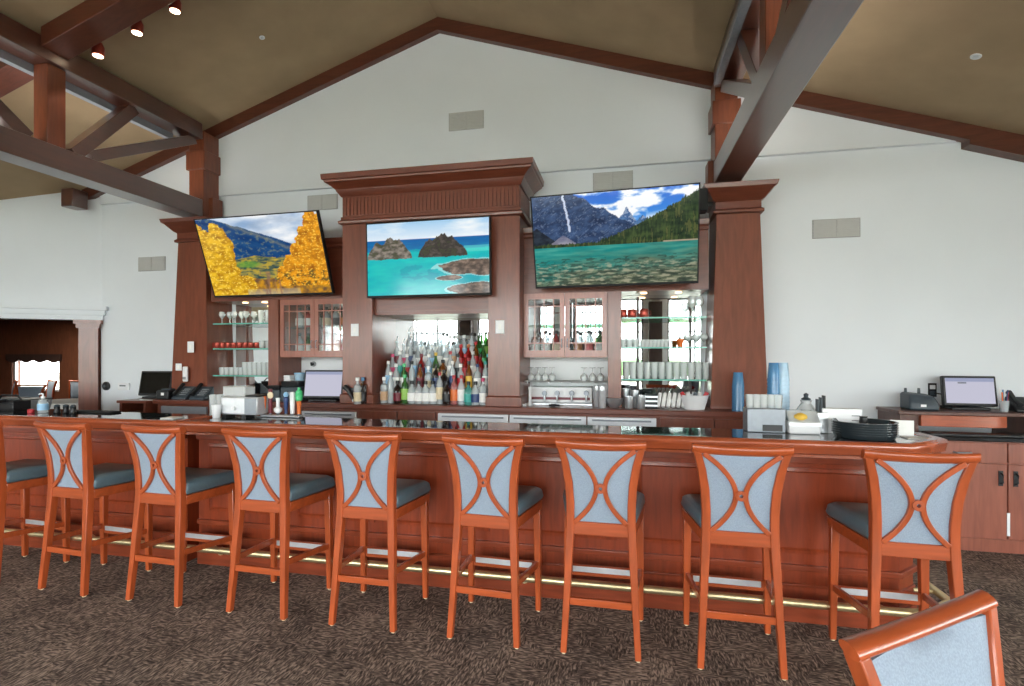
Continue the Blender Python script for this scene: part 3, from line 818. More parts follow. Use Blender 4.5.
# ------------------------------------------------------------------ televisions
def mixc(a, b, k): k = max(0, min(1, k)); return tuple(p+(q-p)*k for p, q in zip(a, b))
def fb(x, y, s=0.0, o=5): return noise.fractal(Vector((x, y, s)), 1.0, 2.0, o)
def pic_autumn(u, v):
    cl = fb(u*3, v*6, 3.1)
    c = mixc((140, 170, 206), (244, 246, 248), .66+cl*.9)
    c = mixc(c, (150, 166, 188), max(0, .6*fb(u*5, v*8, 9)))
    ridge = 1.0-.58*max(0, (u-.12))**1.05+.012*fb(u*9, 0, 2)
    if v < ridge:
        d = fb(u*9+v*6, v*13+u*5, 1); c = mixc((10, 52, 108), (40, 88, 136), .45+.5*d)
        st = abs(v-(.93-.72*(u-.25))+.03*fb(u*9, v*9, 5))
        if .25 < u < .75 and st < .035: c = mixc(c, (170, 150, 120), .55-st*13)
        k = fb(u*26, v*26, 8)
        if k > .22: c = mixc(c, (150, 146, 116), min(.5, (k-.22)*3))
    hill = .50-.14*abs(u-.45)+.025*fb(u*6, 0, 7)
    if v < hill:
        n = fb(u*10, v*30, 4); c = mixc((166, 150, 74), (34, 66, 78), .45+1.1*n)
        k = fb(u*18, v*30, 14)
        if k > .1: c = mixc(c, (200, 168, 60), min(.8, k*2.2))
        g = 1-((u-.36)/.12)**2-((v-.40)/.055)**2
        if g > 0: c = mixc(c, (104, 160, 62), min(.75, g))
    if v < .20+.04*fb(u*9, 1, 1):
        n = fb(u*22, v*14, 6); c = mixc((206, 146, 36), (112, 82, 56), .45+1.1*n)
    # yellow trees on the left: a few rounded crowns
    for cx, cy, rx, ry in ((.02, .52, .16, .40), (.14, .56, .13, .36), (.10, .20, .19, .28), (.27, .12, .12, .16)):
        d = ((u-cx)/rx)**2+((v-cy)/ry)**2+.30*fb(u*10, v*10, 12)
        if d < 1:
            n = fb(u*16, v*20, cx*9); f = fb(u*46, v*46, 2)
            c = mixc((240, 192, 44), (168, 112, 20), .32+.7*n+.18*f+.3*max(0, (u-cx)/rx)*d)
            if f < -.35: c = (250, 216, 92)
    # tall orange trees on the right
    for cx, top, w in ((.64, .36, .06), (.71, .50, .065), (.78, .64, .075), (.86, .84, .085), (.94, 1.03, .10), (1.02, .98, .10)):
        if v < top:
            half = w*(1-(v/top)**2.2)**.5*(1+.5*fb(v*14, cx*7, 22))+.012
            if abs(u-cx) < half and v > .10:
                n = fb(u*20, v*14, 5+cx); f = fb(u*50, v*50, 5)
                c = mixc((238, 162, 34), (150, 86, 22), .32+.65*n+.18*f)
                if f < -.35: c = (248, 200, 76)
                if v < .30 and n+f > .25: c = mixc(c, (90, 84, 48), .7)
    if v < .07 and .3 < u < .75: c = mixc(c, (196, 184, 160), .75-v*5)
    if .44 < u < .60 and v < .30 and fb(u*40, v*3, 9) > .12: c = mixc(c, (150, 110, 90), .6)
    return c
def pic_sea(u, v):
    c = mixc((232, 240, 248), (164, 206, 238), (v-.74)/.26)
    c = mixc(c, (250, 252, 252), max(0, fb(u*3, v*7, 2))*.9)
    if v < .765:
        c = mixc((30, 126, 176), (24, 96, 164), (v-.6)/.16+.5*fb(u*6, v*30, 3))
    if v < .61+.03*fb(u*4, 0, 5):
        c = mixc((10, 176, 186), (26, 196, 192), .5+.8*fb(u*5, v*12, 4))
        if fb(u*3, v*5, 8) > .18: c = mixc(c, (4, 148, 170), .6)
    if v > .56 and u > .8 and v < .64: c = mixc(c, (110, 220, 206), .6)
    def rock(x0, x1, yb, h, a, b, s, pk):
        nonlocal c
        if x0 < u < x1:
            q = (u-x0)/(x1-x0); prof = (math.sin(PI*q**pk))**.5
            top = yb+h*prof*(1+.28*fb(u*16, 1, s))
            if yb+.01*fb(u*20, 0, s) < v < top:
                n = fb(u*22, v*22, s); c = mixc(a, b, .45+1.0*n)
                if n > .3: c = mixc(c, (84, 88, 62), .6)
    rock(.0, .38, .50, .27, (150, 140, 128), (70, 66, 60), 1.5, .9)
    rock(.43, .83, .505, .27, (92, 84, 78), (40, 38, 38), 2.5, 1.0)
    for (cx, cy, rx, ry, s) in ((.96, .35, .36, .105, 3), (.68, .215, .10, .035, 4), (.92, .06, .25, .085, 5)):
        d = ((u-cx)/rx)**2+((v-cy)/ry)**2+.35*fb(u*9, v*12, s)
        if d < 1: c = mixc((78, 66, 58), (150, 128, 112), .4+fb(u*20, v*20, s))
        elif d < 1.25: c = mixc(c, (224, 236, 232), .6)
    return c
def pic_lake(u, v):
    c = mixc((84, 160, 230), (20, 96, 206), (v-.62)/.38)
    cl = fb(u*4+1, v*6, 6)+.5*fb(u*9, v*12, 16)
    k = cl+.42-abs(v-.82)*1.1-abs(u-.54)*.8
    if .85 < u-.3*(v-.8) and v < .86: k += 0
    if abs(v-(.70+.26*(u-.7))) < .05 and u > .70: k = max(k, .30-abs(v-(.70+.26*(u-.7)))*5)
    c = mixc(c, (248, 250, 252), k*2.6)
    def rock(line, base, alt, s, snow, amt):
        nonlocal c
        if v < line:
            n = fb(u*9+v*7, v*12-u*9, s); f = fb(u*34+v*20, v*30-u*30, s+1)
            c = mixc(base, alt, .45+.7*n+.35*f)
            if f+.35*n > snow: c = mixc(c, (214, 222, 236), amt)
            if abs(fb(u*16-v*14, v*5, s+3)) < .03: c = mixc(c, (150, 164, 190), .4)
    pk = max(.60+.12*max(0, 1-abs(u-.35)/.09), .60+.17*max(0, 1-abs(u-.46)/.07), .60+.23*max(0, 1-abs(u-.585)/.085), .60+.13*max(0, 1-abs(u-.68)/.07))+.03*fb(u*24, 0, 1)
    rock(pk, (84, 124, 172), (34, 66, 114), 1.0, .20, .55)
    rock(1.06-.98*max(0, u-.20)+.03*fb(u*14, 0, 4), (58, 84, 124), (20, 38, 70), 2.0, .46, .28)
    if abs(u-(.20+.03*(1-v)*3)-.012*fb(v*12, 0, 3)) < .007 and v > .60: c = (196, 208, 228)
    if v < .66-1.3*abs(u-.02) and u < .2: c = mixc((18, 26, 40), (40, 52, 66), .5+fb(u*20, v*20, 3))
    q = 1-abs(u-.19)/.11
    if q > 0 and v < .44+.13*q: c = mixc(c, mixc((170, 164, 172), (112, 112, 136), .5+fb(u*9, v*20, 6)), .85)
    sl = .47+.46*max(0, (u-.42)/.58)**1.2+.05*abs(fb(u*60, 0, 2))+.012
    if u < .42: sl = .455+.03*abs(fb(u*50, 0, 3))+.01
    if v < sl and v > .42:
        n = fb(u*70, v*6, 4); f = fb(u*14, v*20, 9)
        c = mixc((64, 82, 42), (16, 34, 24), .5+.7*n+.5*f)
        if n > .33: c = mixc(c, (118, 116, 60), .6)
        if v < .452 and u > .8: c = mixc(c, (196, 176, 150), .8)
    if v < .437:
        k = (.437-v)/.437
        a = mixc((16, 132, 130), (70, 160, 146), .4+fb(u*5, v*24, 8))
        b = mixc((120, 126, 100), (64, 76, 64), .5+.9*fb(u*8, v*30, 9))
        c = mixc(a, b, k*1.25-.10+.5*(u-.4)+.30*fb(u*5, v*18, 7))
        f = fb(u*18, v*46, 10)
        if k > .45 and f > .16: c = mixc(c, (172, 168, 142), min(.75, (f-.16)*5*k))
        if k > .3 and f < -.22: c = mixc(c, (40, 50, 44), .5)
    return c
def television(name, label, W, pos, yaw, tilt, pic, hang):
    t = thing(name, label, 'television', pos, yaw); H = W*.575
    t.rotation_euler = (tilt, 0, yaw)
    MB().box(-W/2, W/2, .004, .045, -H/2, H/2).box(-W*.36, W*.36, .045, .085, -H*.38, H*.30).build('housing', M['black'], t, .006)
    e = .011
    m = MB().box(-W/2, -W/2+e, -.004, .0039, -H/2, H/2).box(W/2-e, W/2, -.004, .0039, -H/2, H/2).box(-W/2+e, W/2-e, -.004, .0039, H/2-e, H/2).box(-W/2+e, W/2-e, -.004, .0039, -H/2, -H/2+e*1.8)
    m.build('bezel', M['blackm'], t, smooth=False)
    nx, ny = 260, 146
    x0, x1, z0, z1 = -W/2+e, W/2-e, -H/2+e*1.8, H/2-e
    vs = []; cols = []
    for j in range(ny+1):
        for i in range(nx+1):
            u, v = i/nx, j/ny; vs.append((x0+(x1-x0)*u, .001, z0+(z1-z0)*v)); c = lin(tuple(max(0, min(255, q)) for q in pic(u, v))); cols += [c[0], c[1], c[2], 1]
    fs = [(j*(nx+1)+i, j*(nx+1)+i+1, (j+1)*(nx+1)+i+1, (j+1)*(nx+1)+i) for j in range(ny) for i in range(nx)]
    me = bpy.data.meshes.new('screen'); me.from_pydata(vs, [], fs); me.update()
    at = me.color_attributes.new('picture', 'FLOAT_COLOR', 'POINT'); at.data.foreach_set('color', cols)
    me.materials.append(M['picture']); o = bpy.data.objects.new('screen', me); COL.objects.link(o); o.parent = t
    # wall arm reaching back to the panel behind it
    inv = (Matrix.Translation(Vector(pos)) @ Matrix.Rotation(yaw, 4, 'Z') @ Matrix.Rotation(tilt, 4, 'X')).inverted()
    a = Vector((0, .08, 0)); b = inv @ Vector((pos[0], hang, pos[2]-.02))
    MB().bar([tuple(a), tuple(b)], .12, .12, (1, 0, 0)).build('wall_arm', M['black'], t)
    return t
# the panels behind: header fronts at 5.02 (bays) and HY+.06 (hutch)
television('television', 'left tilted television showing yellow autumn trees and a blue mountain', 1.46, (-3.66, 4.755, 2.587), math.radians(-1.44), math.radians(19.6), pic_autumn, 5.019)
television('television', 'centre television showing two rocky islands in a turquoise sea', 1.27, (-1.835, 4.70, 2.487), math.radians(-1.6), math.radians(1.7), pic_sea, HY+.0595)
television('television', 'right tilted television showing a mountain lake with evergreens', 1.44, (-.085, 4.66, 2.58), math.radians(-3.9), math.radians(15.7), pic_lake, 5.019)
# little black loudspeaker on the right pillar's flank
sp = thing('loudspeaker', 'small black loudspeaker beside the capital of the right pillar', 'speaker', (.68, 4.88, 2.93))
MB().box(-.055, .055, -.06, .07, -.10, .10).build('cabinet', M['black'], sp, .012)
MB().box(-.045, .045, -.066, -.0605, -.09, .09).build('grille', M['blackm'], sp, .004)
MB().bar([(0, .06, 0), (.115, .125, 0)], .03, .03, (0, 0, 1)).build('bracket', M['black'], sp)

# ------------------------------------------------------------------ liquor bottles on their stepped riser
NX0, NX1 = HX0+.34, HX1-.32
t = thing('bottle_riser', 'stepped dark riser carrying the rows of liquor bottles', 'riser')
ST = [(4.905, CZ+.0005), (5.005, CZ+.11), (5.105, CZ+.21), (5.205, CZ+.31), (5.30, CZ+.41)]
for k in range(1, 5):
    MB().box(NX0+.005, NX1-.005, ST[k][0]-.05, ST[k][0]+.05 if k < 4 else YW-.042, CZ+.0006, ST[k][1]).build('step', M['ventl'], t, smooth=False)
PROF = {
    'round': ([(.030, 0), (.036, .004), (.037, .02), (.037, .17), (.033, .195), (.016, .225), (.0135, .235), (.0135, .275), (.016, .277), (.016, .285)], .285, (.04, .15)),
    'tall': ([(.028, 0), (.033, .004), (.033, .20), (.029, .225), (.015, .255), (.0125, .265), (.0125, .305), (.015, .307), (.015, .313)], .313, (.05, .17)),
    'squat': ([(.036, 0), (.043, .004), (.044, .02), (.044, .125), (.038, .155), (.017, .18), (.0145, .188), (.0145, .215), (.018, .217), (.018, .225)], .225, (.03, .11)),
    'wine': ([(.030, 0), (.036, .004), (.036, .17), (.03, .20), (.017, .235), (.0135, .25), (.0135, .292), (.0155, .294), (.0155, .30)], .30, (.045, .14)),
    'flask': ([(.034, 0), (.040, .004), (.036, .10), (.041, .15), (.036, .185), (.015, .205), (.0135, .215), (.0135, .25), (.017, .252), (.017, .26)], .26, (.03, .12)),
}
CACHE = {}
def shared(key, fn):
    if key not in CACHE:
        o = fn(); CACHE[key] = o.data; d = o.data; bpy.data.objects.remove(o); return d
    return CACHE[key]
def bottle(x, y, z, shape, glass, labelc, capc, label, group):
    prof, h, (l0, l1) = PROF[shape]
    t = thing('liquor_bottle', label, 'bottle', (x, y, z), random.uniform(-.3, .3), group)
    use(shared(('b', shape, glass), lambda: MB().lathe(prof, seg=14).build('glass_body', M[glass])), 'glass_body', t)
    def rad(zz):
        for (r0, a), (r1, b) in zip(prof, prof[1:]):
            if a <= zz <= b and b > a: return r0+(r1-r0)*(zz-a)/(b-a)
        return prof[3][0]
    if labelc:
        use(shared(('l', shape, labelc), lambda: MB().lathe([(rad(l0+(l1-l0)*k/4)+.0012, l0+(l1-l0)*k/4) for k in range(5)], seg=14).build('label', M[labelc])), 'label', t)
    r = prof[-1][0]
    if capc == 'spout':
        use(shared(('s', shape), lambda: MB().lathe([(r, h+.0003), (r, h+.012), (.008, h+.016)], seg=10).tube([(0, 0, h+.014), (0, 0, h+.03), (.012, -.006, h+.055), (.022, -.012, h+.07)], [.006, .006, .005, .0035], 8).build('pour_spout', M['steel'])), 'pour_spout', t)
    else:
        use(shared(('c', shape, capc), lambda: MB().lathe([(r+.001, h-.028), (r+.0015, h+.004), (r-.002, h+.006)], seg=12).build('cap', M[capc])), 'cap', t)
    return t
GN = {'gb_clear': 'clear', 'gb_green': 'green', 'gb_amber': 'amber', 'gb_dark': 'dark', 'gb_red': 'red', 'gb_pink': 'pink', 'gb_teal': 'teal'}
LN = {'paper': 'white', 'cream': 'cream', 'red': 'red', 'maroon': 'maroon', 'lime': 'lime', 'teal': 'teal', 'navy': 'navy', 'pink': 'pink', 'black': 'black', 'amber': 'amber', 'yellow': 'yellow', 'skyb': 'sky blue', 'tan': 'tan', 'green': 'bright green', 'orange': 'orange'}
ROWN = ['front row', 'second row', 'third row', 'fourth row', 'back row']
ROWS = [
 'flask gb_clear tan paper;tall gb_clear - paper;squat gb_dark maroon black;round gb_green lime green;squat gb_clear paper black;squat gb_clear paper black;squat gb_clear paper black;squat gb_clear paper black;tall gb_clear cream red;squat gb_dark black black;round gb_pink orange red;round gb_clear paper red;squat gb_teal teal black;squat gb_clear navy black;flask gb_clear paper pink',
 'tall gb_clear skyb paper;round gb_clear paper paper;round gb_green paper green;tall gb_clear - black;round gb_amber maroon black;flask gb_clear cream paper;round gb_dark navy black;squat gb_dark black black;tall gb_clear navy paper;round gb_clear red paper;tall gb_amber yellow black;round gb_clear paper navy;tall gb_clear paper teal',
 'round gb_clear pink pink;tall gb_clear teal paper;round gb_clear red paper;tall gb_clear skyb black;round gb_red maroon maroon;round gb_clear skyb paper;wine gb_green cream yellow;squat gb_amber cream black;tall gb_clear paper red;round gb_clear black black;round gb_red red red;tall gb_clear paper paper;round gb_red maroon black;round gb_dark teal teal',
 'tall gb_clear maroon spout;round gb_clear pink spout;tall gb_clear navy spout;round gb_clear paper spout;tall gb_clear paper black;round gb_clear skyb paper;tall gb_clear paper spout;round gb_clear paper paper;tall gb_clear tan black;round gb_red red red;round gb_red red amber;tall gb_amber red red;round gb_green green spout;tall gb_amber yellow spout',
 'tall gb_clear paper spout;round gb_clear - spout;tall gb_clear paper spout;wine gb_clear paper spout;tall gb_clear paper spout;tall gb_clear - black;round gb_clear paper paper;round gb_clear paper paper;round gb_clear skyb paper;tall gb_clear paper black;round gb_green green spout;tall gb_green lime spout;tall gb_clear lime spout',
]
for k, row in enumerate(ROWS):
    items = row.split(';'); n = len(items)
    y, z = ST[k]
    x0, x1 = NX0+.08, NX1-.06
    if k == 4: x0 += .10
    for i, it in enumerate(items):
        shape, g, lb, cap = it.split()
        lb = None if lb == '-' else lb
        x = x0+(x1-x0)*i/(n-1)
        lab = '%s liquor bottle%s, %s from the left in the %s' % (GN[g], (' with %s label' % LN[lb]) if lb else ' without label', ORD[i], ROWN[k])
        bottle(x, y+random.uniform(-.006, .006)-.004, z+.0005, shape, g, lb, cap, lab, 'liquor bottles on the riser')

# ------------------------------------------------------------------ glassware
def tumbler(r, h):
    return MB().lathe([(r*.80, 0), (r*.84, .003), (r, h), (r*.94, h), (r*.78, .012), (0.0001, .010)], seg=14)
def stem_glass(r, h):
    return MB().lathe([(r*.85, 0), (r*.8, .004), (.006, .010), (.0045, h*.38), (.012, h*.44), (r*.9, h*.62), (r, h*.74), (r*.8, h), (r*.77, h), (r*.95, h*.74), (r*.85, h*.63), (0.0001, h*.47)], seg=14)
def place(key, fn, mat, name, x, y, z, label, cat, group, flip=False):
    me = shared(key, lambda: fn().build(name, M[mat]))
    o = bpy.data.objects.new(name, me); COL.objects.link(o)
    if flip: o.rotation_euler = (PI, 0, 0); z += flip
    o.location = (x, y, z); tag(o, label, cat, group); return o
def row(n, px0, px1, Y):
    a, b = X_at(px0, Y), X_at(px1, Y); return [a+(b-a)*k/(n-1) for k in range(n)]
e = .0004
GY = 5.10
for i, x in enumerate(row(6, 222, 252, GY)): place('snift', lambda: stem_glass(.036, .135), 'glass', 'stemmed_glass', x, GY+.03*(i % 2), SH[2]+e, 'stemmed glass, %s from the left on the top left glass shelf' % ORD[i], 'glass', 'stemmed glasses on the top left shelf')
for i, x in enumerate(row(9, 212, 257, GY)):
    t = place('votive', lambda: MB().lathe([(.030, 0), (.036, .01), (.036, .06), (.030, .066), (.028, .066), (.030, .03), (.0001, .028)], seg=12), 'copper', 'votive_holder', x, GY, SH[1]+e, 'copper red votive cup, %s from the left on the middle left glass shelf' % ORD[i], 'cup', 'red votive cups')
for i, x in enumerate(row(5, 222, 241, GY)): place('short', lambda: tumbler(.034, .085), 'glass', 'short_tumbler', x, GY, SH[0]+e, 'short tumbler, %s from the left on the lowest left glass shelf' % ORD[i], 'glass', 'short tumblers')
for i, x in enumerate(row(6, 245, 269, GY)): place('tallg', lambda: tumbler(.036, .145), 'glass', 'tall_tumbler', x, GY, SH[0]+e, 'tall tumbler, %s from left of the six on the lowest left glass shelf' % ORD[i], 'glass', 'tall tumblers')
for i, x in enumerate(row(2, 261, 268, GY)): place('tallg', lambda: tumbler(.036, .145), 'glass', 'tall_tumbler', x, GY, SH[2]+e, 'tall tumbler, %s from left of the two on the top left glass shelf' % ORD[i], 'glass', 'tall tumblers')
for i, x in enumerate(row(2, 262, 268, GY)): place('short', lambda: tumbler(.034, .085), 'glass', 'short_tumbler', x, GY, SH[1]+e, 'short tumbler, %s from left of the two right of the red votive cups' % ORD[i], 'glass', 'short tumblers')
# right bay
for i, px in enumerate((622.5, 632, 644)):
    x = X_at(px, GY); t = thing('copper_mug', 'copper mug, %s from the left on the top right glass shelf' % ORD[i], 'mug', (x, GY, SH[2]+e), group='copper mugs')
    MB().lathe([(.036, 0), (.042, .01), (.042, .07), (.036, .083), (.032, .083), (.037, .06), (.0001, .05)], seg=16).build('cup', M['copper'], t)
    MB().tube([(.040, 0, .065), (.062, 0, .06), (.064, 0, .03), (.041, 0, .018)], .004, 6).build('mug_handle', M['copper'], t)
for i, px in enumerate((692, 699)): place('goblet', lambda: stem_glass(.045, .19), 'glass', 'goblet', X_at(px, GY), GY, SH[2]+e, 'tall goblet, %s of two at the right end of the top right shelf' % ('left' if i == 0 else 'right'), 'glass', 'goblets on the top right shelf')
for i, x in enumerate(row(3, 623, 636, GY)): place('short', None, 'glass', 'short_tumbler', x, GY, SH[1]+e, 'short tumbler, %s from the left on the middle right glass shelf' % ORD[i], 'glass', 'short tumblers')
for i, x in enumerate(row(8, 643, 670, GY)): place('shot', lambda: tumbler(.026, .07), 'glass', 'rocks_glass', x, GY, SH[1]+e, 'small rocks glass, %s from the left in the middle of the right bay' % ORD[i], 'glass', 'small rocks glasses')
place('amberg', lambda: MB().lathe([(.018, 0), (.022, .004), (.036, .075), (.033, .075), (.018, .01), (.0001, .008)], seg=14), 'orange', 'orange_cup', X_at(680, GY), GY, SH[1]+e, 'small orange cup on the middle right glass shelf', 'cup', None)
for i, x in enumerate(row(3, 688, 704, GY)): place('balloon', lambda: stem_glass(.040, .12), 'glass', 'balloon_glass', x, GY, SH[1]+e, 'round stemmed glass, %s from left of three right of the orange cup' % ORD[i], 'glass', 'round stemmed glasses')
for i, x in enumerate(row(12, 626, 706, GY)): place('pint', lambda: tumbler(.033, .155), 'glass', 'pint_glass', x, GY, SH[0]+e, 'pint glass, %s from the left on the lowest right glass shelf' % ORD[i], 'glass', 'pint glasses on the lowest right shelf')
# inside the glass cabinets
for side, (xa, xb) in (('left', (-3.55, -2.88)), ('right', (-.87, -.22))):
    for z, nm in ((1.5755, 'lower'), (1.8605, 'upper')):
        if side == 'right' and nm == 'upper': continue
        for i in range(7):
            mat = ['gb_amber', 'gb_clear', 'gb_dark', 'gb_clear', 'gb_green', 'gb_clear', 'gb_red'][(i*3+(2 if nm == 'upper' else 0)+(1 if side == 'left' else 0)) % 7]
            lc = ['cream', 'paper', 'black', 'paper', 'amber', 'paper', 'red'][(i*2+(1 if nm == 'upper' else 3)) % 7]
            bottle(xa+(xb-xa)*i/6, 5.22, z, 'squat', mat, lc, 'black', '%s bottle, %s from the left on the %s level of the %s glass cabinet' % (GN[mat], ORD[i], nm, side), 'bottles in the glass cabinets')
# rack below the right cabinet
RY = 5.12
t = thing('glass_rack', 'steel glass rack shelf below the right glass cabinet', 'rack')
xa, xb, rz = HX1+.004, -.139, Z_at(560, 380.5, RY)
m = MB()
for y in (RY-.07, RY, RY+.07): m.tube([(xa, y, rz-.006), (xb, y, rz-.006)], .006, 8)
for k in range(8):
    x = xa+.03+(xb-xa-.06)*k/7; m.tube([(x, RY-.075, rz-.017), (x, RY+.075, rz-.017)], .005, 6)
m.build('rack_bars', M['steel'], t)
MB().box(xa, xb, RY+.08, YW-.031, rz-.02, rz-.008).build('rack_shelf', M['glassg'], t)
for i, px in enumerate((531, 538, 545, 552)): place('cupdn', lambda: stem_glass(.038, .13), 'glass', 'upturned_glass', X_at(px, RY), RY, rz+.0005, 'upturned stemmed glass, %s of four at the left of the rack' % ORD[i], 'glass', 'upturned glasses on the rack', .13)
for i, px in enumerate((584, 592.5, 600.5)): place('cupdn', None, 'glass', 'upturned_glass', X_at(px, RY), RY, rz+.0005, 'upturned stemmed glass, %s of three at the right of the rack' % ORD[i], 'glass', 'upturned glasses on the rack', .13)
# dispenser with four taps
DY = 5.16
t = thing('tap_dispenser', 'white and steel dispenser with four taps under the glass rack', 'dispenser', (0, 0, 0))
xa, xb = X_at(530, DY), X_at(592, DY)
MB().box(xa, xb, DY, YW-.034, CZ+.02, Z_at(560, 387, DY)).build('body', M['white'], t, .006)
MB().box(xa-.01, xb+.01, DY-.11, YW-.035, CZ+.0005, CZ+.0195).build('drip_tray', M['steel'], t, .004)
MB().box(xa+.02, xb-.02, DY-.01, DY-.0005, CZ+.045, CZ+.07).build('trim_strip', M['maroon'], t)
for px in (545, 557.5, 572, 586.5):
    x = X_at(px, DY); z = Z_at(px, 393, DY)
    f = MB().lathe([(.024, 0), (.026, .02), (.014, .03), (.012, .05)], (x, DY-.0505, z), 12, 'Y').build('tap', M['dsteel'], t)
    MB().lathe([(.008, -.075), (.011, -.04), (.016, 0), (.012, .012)], (x, DY-.035, z-.012), 10).build('nozzle', M['steel'], f)
MB().lathe([(.03, 0), (.03, .01), (.016, .02), (.014, .15), (.018, .16), (.018, .18)], (X_at(530, 5.0)-.0, 5.0, CZ+.0005), 14).build('soda_post', M['white'], t)
tag(MB().tube([(.0, 0, .012), (.05, .01, .012), (.10, 0, .013)], [.011, .013, .008], 8).build('corkscrew', M['black'], loc=(X_at(549, 4.9), 4.9, CZ+.001)), 'black corkscrew lying in front of the four tap dispenser', 'corkscrew')
place('ashtray', lambda: MB().lathe([(.05, 0), (.06, .02), (.056, .024), (.045, .008), (.0001, .008)], seg=16), 'white', 'small_dish', X_at(521.5, 4.92), 4.92, CZ+.0005, 'small white dish at the foot of the hutch, left of the taps', 'dish', None)
for i, px in enumerate((597, 602)):
    place('shaker', lambda: MB().lathe([(.030, 0), (.033, .004), (.042, .15), (.044, .155), (.040, .165), (.040, .20), (.0001, .2)], seg=18), 'steelb', 'cocktail_shaker', X_at(px, 4.95-.06*i), 4.98-.09*i, CZ+.0005, 'tall steel cocktail shaker, %s one of the pair right of the taps' % ('rear' if i == 0 else 'front'), 'shaker', 'steel cocktail shakers')

# ------------------------------------------------------------------ things on the back counter
def monitor(label, px0, px1, py0, py1, Y, zbase, tilt, yaw, on, cat='monitor', extra=False):
    pm = (px0+px1)/2; x = X_at(pm, Y); w = X_at(px1, Y)-X_at(px0, Y); w /= math.cos(yaw)
    zt = Z_at(pm, py0, Y); h = (zt-zbase-.035)/math.cos(tilt)
    t = thing('point_of_sale_screen', label, cat, (x, Y, zbase), yaw)
    MB().box(-w*.36, w*.36, .0, .20, .0005, .022).build('foot', M['black'], t, .006)
    MB().bar([(0, .15, .02), (0, .11, h*.55)], .12, .04, (0, 1, 0)).build('neck', M['black'], t, .005)
    R = Matrix.Translation((0, .0, .035)) @ Matrix.Rotation(-tilt, 4, 'X')
    def tilted(o): o.matrix_local = R; return o
    hd = tilted(MB().box(-w/2, w/2, .006, .05, 0, h).build('screen_housing', M['black'], t, .008))
    b = .020
    MB().box(-w/2+b, w/2-b, .0, .0055, b*1.2, h-b).build('display', M['screen_on' if on else 'screen_off'], hd)
    if on:
        MB().box(-w/2+b, w/2-b, -.001, -.0003, h-b-.03, h-b).build('display_header', M['screen_bar'], hd)
        if extra:
            MB().box(-w*.22, -w*.06, -.001, -.0003, h*.74, h*.79).build('display_text', M['text'], hd)
    return t
monitor('lit point of sale screen on the back counter, left of the liquor bottles', 303, 341, 370, 403, 4.93, CZ+.0005, .17, .08, True)
monitor('lit point of sale screen on the right cabinet against the white wall', 945, 998, 376, 414, 5.13, 1.0905, .15, -.05, True, extra=True)
# left end: little cabinet carrying the dark screen and the phones
lx0, lx1 = X_at(118, 4.72), -5.07
t = thing('side_cabinet', 'small wooden cabinet with an open cubby left of the left pillar', 'cabinet')
MB().box(lx0, lx1, 4.70, 5.36, 1.03, 1.06).build('top', M['mahx'], t, .005)
MB().box(lx0+.02, lx0+.05, 4.72, 5.34, 0, 1.0295).box(lx1-.05, lx1-.02, 4.72, 5.34, 0, 1.0295).box(lx0+.051, lx1-.051, 5.30, 5.33, 0, 1.0295).box(lx0+.051, lx1-.051, 4.72, 5.299, .90, .925).box(lx0+.051, lx1-.051, 4.72, 5.299, 0, .06).build('carcase', M['mahx'], t)
MB().box(lx0+.055, lx1-.055, 4.715, 4.735, .07, .895).build('door', M['maple'], t, .004)
monitor('dark point of sale screen at the left end of the back bar', 139, 167, 371, 402, 4.98, 1.0605, .20, .12, False)
tag(MB().box(-.13, .13, -.01, .01, 0, .004).build('paper_sheet', M['paper'], loc=(X_at(150, 4.80), 4.80, 1.0605)), 'loose white paper in front of the dark point of sale screen', 'paper')
def phone(px, Y, label, w=.17):
    t = thing('desk_phone', label, 'phone', (X_at(px, Y), Y, CZ+.0005), .1)
    MB().rings([[(-w/2, -.09, 0), (w/2, -.09, 0), (w/2, .09, 0), (-w/2, .09, 0)], [(-w/2, -.09, .02), (w/2, -.09, .02), (w/2, .08, .14), (-w/2, .08, .14)]]).build('base', M['slate'], t, .008)
    MB().tube([(-w/2+.03, -.085, .055), (-w/2+.03, -.02, .105), (-w/2+.03, .06, .165)], [.022, .016, .022], 10).build('handset', M['black'], t)
    m = MB()
    for a in range(3):
        for b in range(4):
            m.cbox((-.0+a*.026, -.055+b*.026, .05+b*.0185+.0+.004), (.018, .016, .008))
    m.build('keypad', M['greyp'], t)
    return t
phone(184, 4.89, 'dark desk phone, left one of two in front of the left pillar')
phone(202, 4.90, 'dark desk phone, right one of two in front of the left pillar')
t = thing('receipt_printer', 'black receipt printer between the dark screen and the desk phones', 'printer', (X_at(167, 4.86), 4.86, CZ+.0005), .1)
MB().box(-.075, .075, -.07, .08, 0, .10).build('body', M['black'], t, .012); MB().box(-.055, .055, -.02, .06, .1005, .115).build('lid', M['slate'], t, .006)
MB().box(-.012, .022, -.0735, -.0705, .045, .075).build('label', M['paper'], t)
